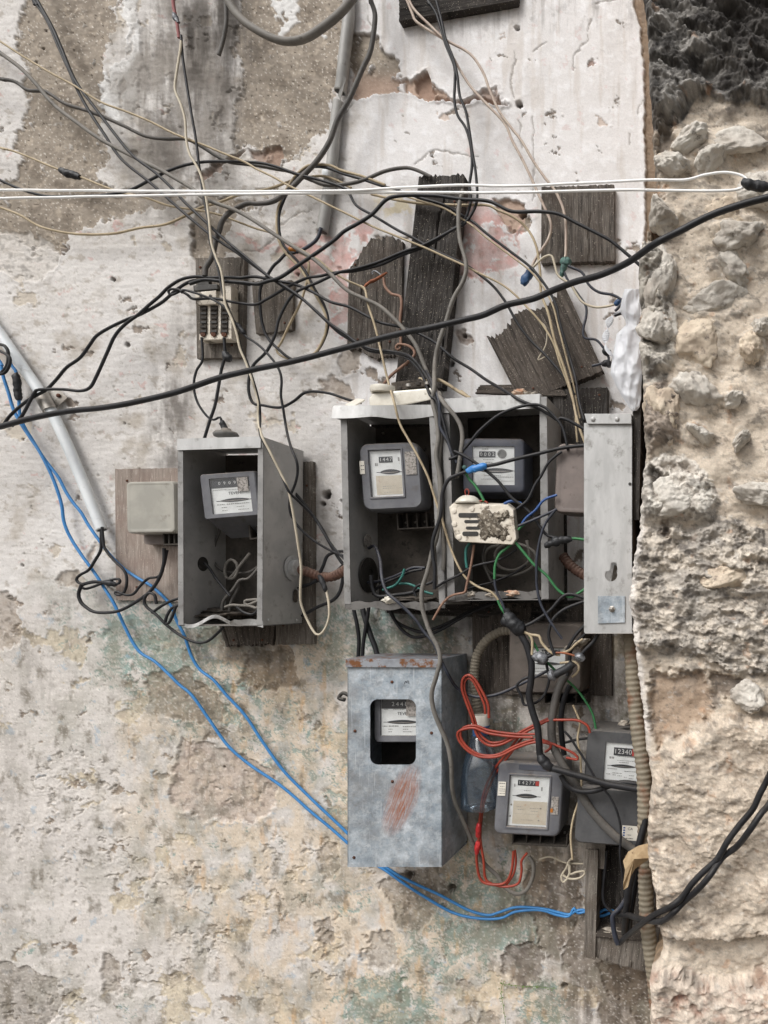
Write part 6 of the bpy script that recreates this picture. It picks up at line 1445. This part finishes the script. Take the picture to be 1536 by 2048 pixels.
wire('brown wire curling down the short plank to the fuse holder', 'BR', 3, .055, '767,555 770,573 783,588 800,593 803,610 800,640 802,667 800,697 792,697 797,688 820,693 830,707 817,723 783,750,.08 763,774,.12', tape=[('COPPER', 3.4, '728,574 740,564 752,559 774,545')])
wire('thin bright hooked wire end above the short plank', 'FOIL', 1.6, .045, '746,549 745,544 750,542 756,545 762,550')
wire('stiff tan wire bent over the lids between the twin boxes', 'B', 3.6, .14, '838,757 857,762 873,758 893,767 917,783 940,796')
wire('short tan stub standing on the right twin lid', 'B', 3.2, .13, '922,782 930,788 938,795')
wire('thin white twist of wire dangling on the tilted board', 'C', 1.3, .07, '1084,645 1092,655 1094,676 1090,694 1078,714 1076,720 1086,716 1096,709')
wire('blue wire leaving the broken pipe end with an amber cap', 'KD', 3.6, .035, '642,456 638,470 630,483 610,497 592,505', tape=[('AMBER', 8, '583,494 586,500 590,506')])
wire('black wire dropping from the amber cap past the small bare board', 'K', 3, .045, '590,506 573,507 558,522 547,532 532,556 520,580 521,627 529,663 540,682 550,692 573,712 590,722')
wire('dark wire falling in the gap between the twin boxes', 'KD', 3.6, .18, '852,742,.12 866,770,.17 878,800,.185 880,830 881,855 896,884 904,906 911,918 914,926')
wire('grey cable lying straight down the gap between the twin boxes', 'G', 4.4, .176, '868,800 878,830 882,870 878,920 880,980 884,1040 888,1100 886,1140', **CB)

# --- inside and around the right twin box
wire('black wire with bright blue tape before the slate meter', 'K', 4, .20, '1176,890 1123,896 1076,907 1028,919 995,928 974,932 955,937 932,944 914,950 896,961 885,988 881,1030 866,1080 866,1113 870,1137 869,1179', tape=[('TAPEB', 8, '974,932,.203 962,934,.204 948,938,.204 934,943,.203')], **CB)
wire('black wire from the slate meter down to a black taped fork', 'K', 3.4, .195, '908,902 927,911 959,931 995,961 1022,994 1052,1018 1070,1039 1091,1068 1112,1076', tape=[('TAPE', 9, '1090,1092 1104,1086 1122,1080 1144,1078'), ('TAPE', 6, '1108,1074 1116,1080 1124,1084')])
wire('green wire from the black taped fork into the narrow box', 'N', 3, .195, '1138,1077 1152,1077 1172,1080')
wire('dark wire curving from the mauve casing to the switch base', 'K', 3, .20, '1124,904 1118,907 1097,925 1082,952 1070,970 1055,1000 1034,1018')
wire('blue wire curving from the mauve casing to the switch base', 'UD', 2.8, .20, '1114,990 1088,1000 1070,1021 1052,1036 1044,1048')
wire('short dark blue wire on top of the switch base', 'UD', 3, .19, '1008,1008 1018,1003 1028,1002 1043,1007')
wire('black wire from the mauve casing to the right end of the switch base', 'KD', 3, .205, '1114,1019 1076,1036 1037,1052')
wire('green wire swinging from the switch base up into the narrow box', 'N', 3, .195, '1028,1082 1034,1088 1052,1110 1070,1131 1094,1152 1115,1179 1139,1194 1153,1188 1176,1174')
wire('green wire hanging left from the switch base to the taped bundle', 'N', 2.8, .19, '1024,1088 1010,1099 998,1110 990,1131 989,1158', group=GT)
wire('dark wire continuing the green one to the taped bundle', 'KD', 2.8, .188, '989,1156 990,1172 995,1188 1003,1204 1010,1222', group=GT)
wire('short green wire beside the taped bundle', 'N', 2.8, .186, '996,1200 1002,1214 1012,1230', group=GT)
wire('green wire above the switch base before the slate meter', 'N', 3, .19, '930,944 938,958 947,967 959,985 968,1002', tape=[('KNOT', 4, '926,932 930,936 932,940')])
wire('short teal wire hanging under the switch base', 'T', 3, .17, '940,1086 934,1094 932,1104 932,1120 934,1136')
wire('green wire stub joining the right end of the switch base', 'N', 2.8, .195, '1052,1046 1046,1050 1036,1060')
wire('dark wire falling straight in front of the right twin box', 'KD', 2.9, .205, '1112,1018 1091,1047 1079,1083 1073,1119 1073,1150 1074,1173 1082,1209 1100,1242 1124,1278')
wire('black wire from the taped bundle up to the lower left of the narrow box', 'K', 3.6, .20, '1180,1198 1168,1196 1142,1188 1124,1194 1100,1221 1070,1242 1052,1251')
wire('black wire arching from the narrow box down to the foil joints', 'K', 3.6, .20, '1184,1198 1168,1203 1130,1218 1106,1239 1097,1266 1099,1280 1104,1296 1110,1310')
wire('dark wire slung low across both twin box floors', 'K', 2.8, .178, '869,1176 892,1162 920,1149 945,1134 970,1127 992,1122 1016,1110 1034,1098', group=GT)
wire('dark wire crossing the floor of the right twin box', 'K', 2.6, .13, '930,1180 955,1172 986,1164 1028,1146 1052,1130', group=GT)
wire('grey coil of cable in the back of the right twin box', 'G', 3.4, .07, '1000,1090 976,1098 968,1118 976,1142 1004,1152 1040,1148 1066,1132 1072,1112 1058,1096 1026,1086 1000,1094 990,1112 1000,1134 1030,1140 1058,1120 1054,1080', group=GT, **CB)
wire('brown grey wire bent on the floor between the twin boxes', 'BR', 2.6, .18, '866,1240 876,1222 886,1206 902,1192 920,1187 930,1184 934,1168 942,1130 948,1090', group=GT)
wire('dusty looped wire hanging in the right twin box', 'GD', 3, .09, '972,1090 966,1110 970,1134 982,1160 990,1172', group=GT)

# --- inside the middle box
wire('blue grey wire from the middle box down behind the grey cable to the foil joints', 'KD', 3.4, .10, '738,1096,.08 750,1092 760,1118,.13 764,1155,.17 774,1184,.182 796,1204,.185 816,1223 833,1241 848,1263,.18 867,1287 883,1323,.185 897,1350,.18 913,1375,.15 941,1391,.14 968,1394 998,1388 1029,1375 1063,1358 1094,1342')
wire('dark wire lying across the lower back of the middle box', 'KD', 3.2, .09, '735,1165 767,1160 799,1148 825,1136 850,1136', group=GT)
wire('second dark wire looping on the middle box floor', 'K', 3, .10, '747,1190 750,1180 770,1166 796,1155 821,1143 845,1138', group=GT)
wire('upper teal wire in the middle box', 'T', 2.8, .11, '766,1180 774,1177 791,1170 804,1153 809,1138', group=GT)
wire('lower teal wire curving along the middle box floor', 'T', 2.6, .10, '798,1168 812,1167 825,1170 847,1182 866,1188', group=GT)
wire('black cable lying along the middle box floor', 'K', 4, .12, '742,1150 745,1176 756,1192 790,1190 820,1186 838,1180', group=GT, **CB)
wire('black hook of wire at the right of the middle box floor', 'K', 3, .13, '832,1192 828,1180 838,1170 854,1168 868,1160 870,1142', group=GT)

# --- left box and plywood
LB = 'dirty wires inside the left open box'
wire('grey wire drooping from the meter inside the left open box', 'GD', 3, .06, '441,1050 436,1070 429,1089 426,1119 438,1137 459,1145 495,1145 519,1132', group=LB)
wire('grey ring of wire inside the left open box', 'G', 3, .075, '500,1106 478,1134 466,1150 455,1158 449,1144 452,1128 462,1119 472,1126 475,1140 468,1156 458,1158', group=LB)
wire('dark wire from the knockout hole of the left box', 'K', 2.8, .08, '408,1126,.11 418,1136 432,1157 446,1174 460,1192', group=LB)
wire('left riser of grey wire in the left open box', 'GD', 3, .10, '440,1240 444,1220 447,1202 465,1181 480,1160 497,1157 519,1134', group=LB)
wire('right riser of grey wire in the left open box', 'GD', 2.8, .095, '457,1238 460,1215 465,1199 475,1178 477,1160', group=LB)
wire('grey wire tangle low in the left open box', 'G', 3, .11, '450,1214 464,1210 480,1211 500,1212 514,1216 518,1200 500,1200 490,1202 494,1210 520,1200', group=LB)
wire('black loop on the floor of the left open box', 'K', 3, .12, '474,1214 486,1224 504,1229 516,1220 518,1208', group=LB)
wire('black wire from the white pipe end tied in a hank', 'K', 2.9, .035, '203,1054 202,1075 201,1100 190,1120 177,1140 160,1150 153,1160 163,1168 187,1163 213,1165 233,1168 240,1164 237,1158 222,1160 205,1166 185,1174 170,1178 163,1172 180,1166 200,1164', tape=[('TAPE', 6, '206,1165 218,1166 232,1169')])
wire('black wire from the white pipe end under the plywood edge', 'K', 2.7, .04, '204,1054 206,1076 210,1097 227,1120 244,1136 252,1150 253,1167 248,1184 238,1190 230,1187 234,1183 250,1189 266,1188 280,1172 297,1157 317,1153 327,1133 334,1100')
wire('thick black wire looping low from the hank to the plain meter', 'K', 3.4, .045, '163,1168 157,1187 160,1200 167,1210 187,1223 213,1225 240,1221 270,1205 300,1183 318,1157 327,1128 328,1096')
wire('black wire trailing from the plywood under the left open box', 'K', 3, .05, '313,1208 309,1190 298,1186 289,1198 293,1213 313,1230 333,1250 360,1270 387,1283 407,1285 423,1277 447,1254')
wire('short black wire poking out left of the left open box', 'K', 3, .05, '304,1226 320,1214 340,1203 360,1196')
wire('small black loop beside the dented edge of the left box', 'K', 3, .06, '358,1210 344,1216 334,1232 331,1246 338,1246 346,1230 352,1212')

# --- blue pair
wire('right blue wire from the left edge behind the left box to the galvanised box', 'U', 3, .03, '-14,640 0,659 12,684 20,725 32,745 36,780 38,802 40,832 50,855 67,882 83,909 97,929 117,955 133,985 147,1006 163,1026 177,1050 200,1083 220,1110 247,1137 277,1157 300,1170 323,1190 343,1213 353,1240 370,1273 383,1313 400,1340 427,1360 453,1390 488,1428 530,1490 570,1545 620,1595 660,1633 700,1672,.02 740,1716,.02 762,1728 800,1752 840,1772 880,1790 910,1806 940,1821 976,1830 1000,1824 1030,1815 1060,1815 1090,1818 1114,1824 1138,1829 1152,1822 1166,1820 1180,1826 1196,1827 1209,1819 1228,1822', tape=[('TAPE', 7, '32,746 34,762 35,780 38,800')])
wire('left blue wire from the left edge under the left box to the galvanised box', 'U', 3, .034, '-14,700 0,725 7,755 17,785 27,819 43,849 60,875 80,905 100,943 112,973 123,1010 128,1043 140,1073 163,1110 187,1143 207,1173 230,1210 250,1253 267,1287 283,1307 310,1323 337,1347 360,1370 383,1390 418,1438 455,1490 500,1530 560,1570 620,1622 660,1655 700,1690,.02 740,1722,.02 770,1740 800,1762 840,1788 880,1812 910,1827 940,1835 979,1838 1006,1835 1030,1824 1066,1820 1090,1822 1114,1830 1138,1832 1148,1816 1156,1826 1180,1822 1200,1832 1220,1826')

# --- black cables near the boxes
BB = 'black cables slipping behind the meter boxes'
wire('black cable slanting into the middle box from the left, highest', 'K', 3.4, .05, '588,984 612,1012 640,1052 660,1087 677,1116 690,1134', group=BB)
wire('black cable curving up to the left flank of the middle box', 'K', 3.4, .055, '606,1172 629,1163 645,1134 655,1111 677,1103 692,1103', group=BB)
wire('black cable from the slot of the left box to the middle box', 'K', 3.2, .05, '596,1176 612,1172 640,1160 668,1146 692,1124', group=BB)
wire('black cable low between the left and middle boxes', 'K', 3.6, .05, '604,1232 635,1214 664,1201 679,1184 686,1155 692,1110', group=BB)
wire('left black cable dropping from the middle box to the galvanised box', 'K', 4, .04, '705,1200 708,1220 714,1249 718,1282 716,1324', group=BB, **CB)
wire('middle black cable dropping from the middle box to the galvanised box', 'K', 3.8, .045, '738,1204 736,1224 730,1262 726,1290 724,1324', group=BB, **CB)
wire('fuzzy black cable crossing down to the galvanised box lid', 'TAPE', 5.5, .035, '722,1206 730,1236 742,1272 752,1298 757,1324', group=BB, **CB)
wire('upper black swag under the twin boxes', 'K', 3.6, .05, '776,1212 781,1226 793,1244 818,1257 845,1264 872,1256 900,1244 935,1225 975,1208', group=BB)
wire('lower black swag under the twin boxes', 'K', 3.6, .055, '778,1214 788,1238 804,1260 826,1274 853,1271 886,1257 913,1241 950,1222 990,1206', group=BB)

# --- taped bundle, foil joints, thick cables on the right
tb = wire('heavy black cable with a taped knot dropping over the grey meter to the charcoal meter', 'K', 7.4, .19, '1012,1218 1022,1238 1034,1256 1045,1275 1055,1295 1063,1329 1062,1363 1058,1392 1065,1424 1075,1455 1078,1484 1081,1512 1094,1532 1124,1542 1167,1554 1209,1566 1240,1572 1285,1580', tape=[('TAPE', 15, '1012,1226 1022,1240 1034,1254 1050,1262'), ('TAPE', 12, '1004,1238 1014,1242 1026,1246'), ('TAPE', 11, '1080,1508 1088,1524 1104,1538')], **CB)
wire('frayed black cable from the grey meter side to the charcoal meter dial', 'K', 6, .17, '1122,1550 1128,1562 1142,1576 1164,1583 1191,1581 1224,1570 1248,1565 1285,1570', **CB)
wire('thick grey cable sweeping from the foil joints down to the dry leaf', 'GD', 9, .15, '1140,1336 1132,1349 1118,1375 1107,1418 1103,1455 1106,1489 1121,1521 1140,1552 1162,1588 1185,1624 1215,1657 1242,1681 1276,1706', **CB)
wire('black cable behind the thick grey one', 'K', 6, .10, '1140,1370 1128,1400 1122,1440 1124,1480 1128,1510', **CB)
wire('crumpled foil wrapped joint nearest the brown meter', 'K', 4, .19, '1062,1318 1076,1318 1094,1314 1110,1306 1120,1302', tape=[('FOIL', 11, '1066,1318 1076,1314 1088,1318 1096,1320')])
wire('copper twisted joint wrapped in foil beside the narrow box', 'COPPER', 2.4, .20, '1112,1306 1124,1306 1136,1308 1150,1312 1166,1316', tape=[('FOIL', 9, '1150,1312 1160,1314 1168,1320')])
wire('fat black taped stump with a silvery end among the joints', 'TAPE', 9, .205, '1102,1352 1112,1348 1124,1342 1138,1334 1146,1326', tape=[('FOIL', 11, '1098,1354 1104,1351 1111,1348')], **CB)
wire('black wire from the narrow box bottom to the foil joint', 'K', 4, .19, '1196,1268 1186,1284 1172,1298 1160,1312', tape=[])
wire('black wire drooping from the foil joint in a hook', 'K', 3, .17, '1092,1326 1096,1344 1098,1362 1090,1388 1078,1402 1064,1408 1048,1409 1043,1392 1036,1380 1034,1370 1044,1360 1062,1352', group=GT)
wire('black wire threading up behind the narrow box', 'K', 3.8, .18, '1186,1230 1170,1250 1150,1272 1136,1296 1130,1306', group=GT)
wire('second black wire threading up behind the narrow box', 'K', 3.8, .175, '1188,1246 1172,1266 1156,1282 1142,1300 1138,1330 1134,1352', group=GT)
wire('orange tan wire curling out of the taped bundle', 'B', 3, .195, '1044,1262 1052,1266 1064,1270 1078,1272 1084,1286 1096,1300 1108,1308 1120,1310', group=GT)
wire('short tan wire hanging from the taped bundle', 'B', 2.8, .195, '1056,1266 1064,1280 1064,1310', group=GT)
wire('tan wire between the foil joints and the pale stone', 'B', 2.8, .185, '1124,1306 1140,1300 1152,1288 1166,1278', group=GT)
wire('tan loop under the foil joints', 'B', 2.6, .19, '1120,1326 1150,1324 1158,1334 1154,1346 1144,1354', group=GT)
wire('green wire slanting right below the foil joints', 'N', 2.6, .12, '1058,1270,.19 1070,1290 1082,1312,.18 1110,1340,.15 1150,1376,.12 1172,1404 1186,1430 1192,1460', group=GT)
wire('thin yellowish wire hanging down to a pale knot', 'B', 2.4, .135, '1146,1410 1152,1424 1160,1446 1155,1477 1160,1510 1163,1564 1159,1597 1147,1636 1142,1675 1145,1719', group=GT)
wire('pale wire stretched right of the grey meter terminals', 'C', 2, .04, '1078,1719 1100,1714 1129,1725 1150,1727 1174,1727', group=GT)
wire('pale knotted loop of wire under the grey meter', 'C', 2.4, .05, '1145,1716 1138,1722 1132,1737 1123,1752 1126,1764 1134,1758 1140,1742 1138,1728 1140,1748 1150,1745 1168,1742 1168,1750 1155,1757 1138,1757 1126,1750', group=GT)
wire('thin dark wire crossing before the charcoal meter into the wooden box', 'K', 2.6, .175, '1128,1462 1140,1475 1153,1495 1171,1522 1194,1561 1221,1597 1236,1630 1242,1666 1240,1705 1244,1743 1247,1773 1252,1800', group=GT)
wire('short dark wire entering the left of the charcoal meter', 'K', 3, .10, '1128,1486 1150,1480 1176,1476', group=GT)
wire('black stub of wire standing behind the charcoal meter', 'K', 3.4, .06, '1250,1456 1262,1440 1266,1426 1260,1412', group=GT)

# --- orange red bundle and the bottle
OG = 'orange red wire coiled round the bottle'
wire('outer orange wire looping high over the bottle cap', 'O', 3, .155, '978,1436 976,1409 963,1381 949,1358 937,1350 926,1358 924,1378 932,1403 943,1432 952,1464 963,1481 980,1491 1003,1489 1026,1478 1052,1464 1081,1449 1098,1441 1124,1440 1155,1441 1175,1452 1180,1466', group=OG)
wire('inner orange wire of the high loop over the bottle cap', 'O', 2.8, .15, '971,1428 969,1410 958,1384 946,1362 937,1356 930,1363 929,1380 937,1404 948,1434 957,1462 967,1476 982,1485 1003,1483 1026,1472 1050,1459 1081,1444 1100,1436', group=OG)
wire('orange wire looping out left across the bottle shoulder', 'O', 3, .16, '1066,1475 1035,1474 1003,1471 975,1466 949,1456 929,1458 916,1464 917,1478 932,1498 954,1512 980,1515 1003,1511 1029,1498 1058,1487 1081,1484 1101,1489 1099,1498 1090,1504', group=OG)
wire('second orange wire looping left across the bottle shoulder', 'O', 2.8, .158, '1070,1468 1035,1468 1004,1465 976,1460 950,1451 928,1455 921,1466 924,1480 937,1496 957,1508 980,1511 1001,1507 1026,1494 1056,1482 1081,1479 1120,1494 1149,1508 1155,1519 1132,1515', group=OG)
wire('orange wire running down beside the grey meter to a red wrap', 'O', 3, .14, '1040,1470 1024,1492 1006,1516 988,1540 973,1570 964,1603 959,1645 957,1681,.10 953,1708 955,1737 961,1758 973,1767 1000,1769 1015,1761 1024,1737 1027,1702', group=OG, tape=[('RD', 6, '958,1646 957,1660 956,1674'), ('RD', 6, '956,1682 955,1696 953,1708')])
wire('twin orange wire running down and up to the grey meter terminals', 'O', 2.8, .136, '1046,1474 1028,1498 1010,1522 992,1546 977,1576 968,1606 962,1645 961,1681,.098 967,1722 970,1755 982,1767 1009,1773 1036,1767 1043,1743 1043,1722 1054,1706', group=OG)
wire('faded red wire hanging from the grey meter terminals', 'O', 2.4, .05, '1030,1700 1032,1724 1028,1746 1020,1760 1008,1776', group=OG)

# --- cables at the wooden box and pillar
wire('thickest black cable in the wooden box', 'K', 8, .18, '1292,1620,.20 1290,1645 1278,1690,.21 1266,1740 1257,1779 1254,1815,.18 1249,1866,.12', **CB)
wire('second black cable in the wooden box', 'K', 6, .17, '1298,1640,.2 1288,1690 1276,1740 1268,1790 1262,1830,.15 1258,1868,.11', **CB)
wire('grey black cable crossing the wooden box opening', 'KD', 5.5, .16, '1266,1760 1256,1790 1240,1816 1226,1830 1226,1850 1230,1872 1236,1888', **CB)
wire('thin black cable hanging in the left of the wooden box', 'K', 3.4, .06, '1214,1702 1210,1740 1206,1790 1212,1812 1226,1826')
wire('upper strand of the twisted black pair draped over the pillar', 'K', 7, .36, '1560,1500,.42 1536,1556,.40 1519,1590 1506,1618 1479,1650 1456,1681 1434,1719 1406,1745 1384,1768 1364,1794 1341,1813,.36 1311,1828 1286,1846,.28 1261,1866,.20 1239,1886,.15', **CB)
wire('lower strand of the twisted black pair draped over the pillar', 'K', 7, .35, '1580,1520,.41 1543,1600,.39 1522,1628,.41 1499,1661,.41 1474,1692,.38 1446,1714,.37 1421,1750,.39 1396,1779,.38 1367,1804,.355 1349,1823,.36 1331,1838 1314,1843,.32 1281,1838,.25 1254,1830,.18 1229,1831,.13', **CB)
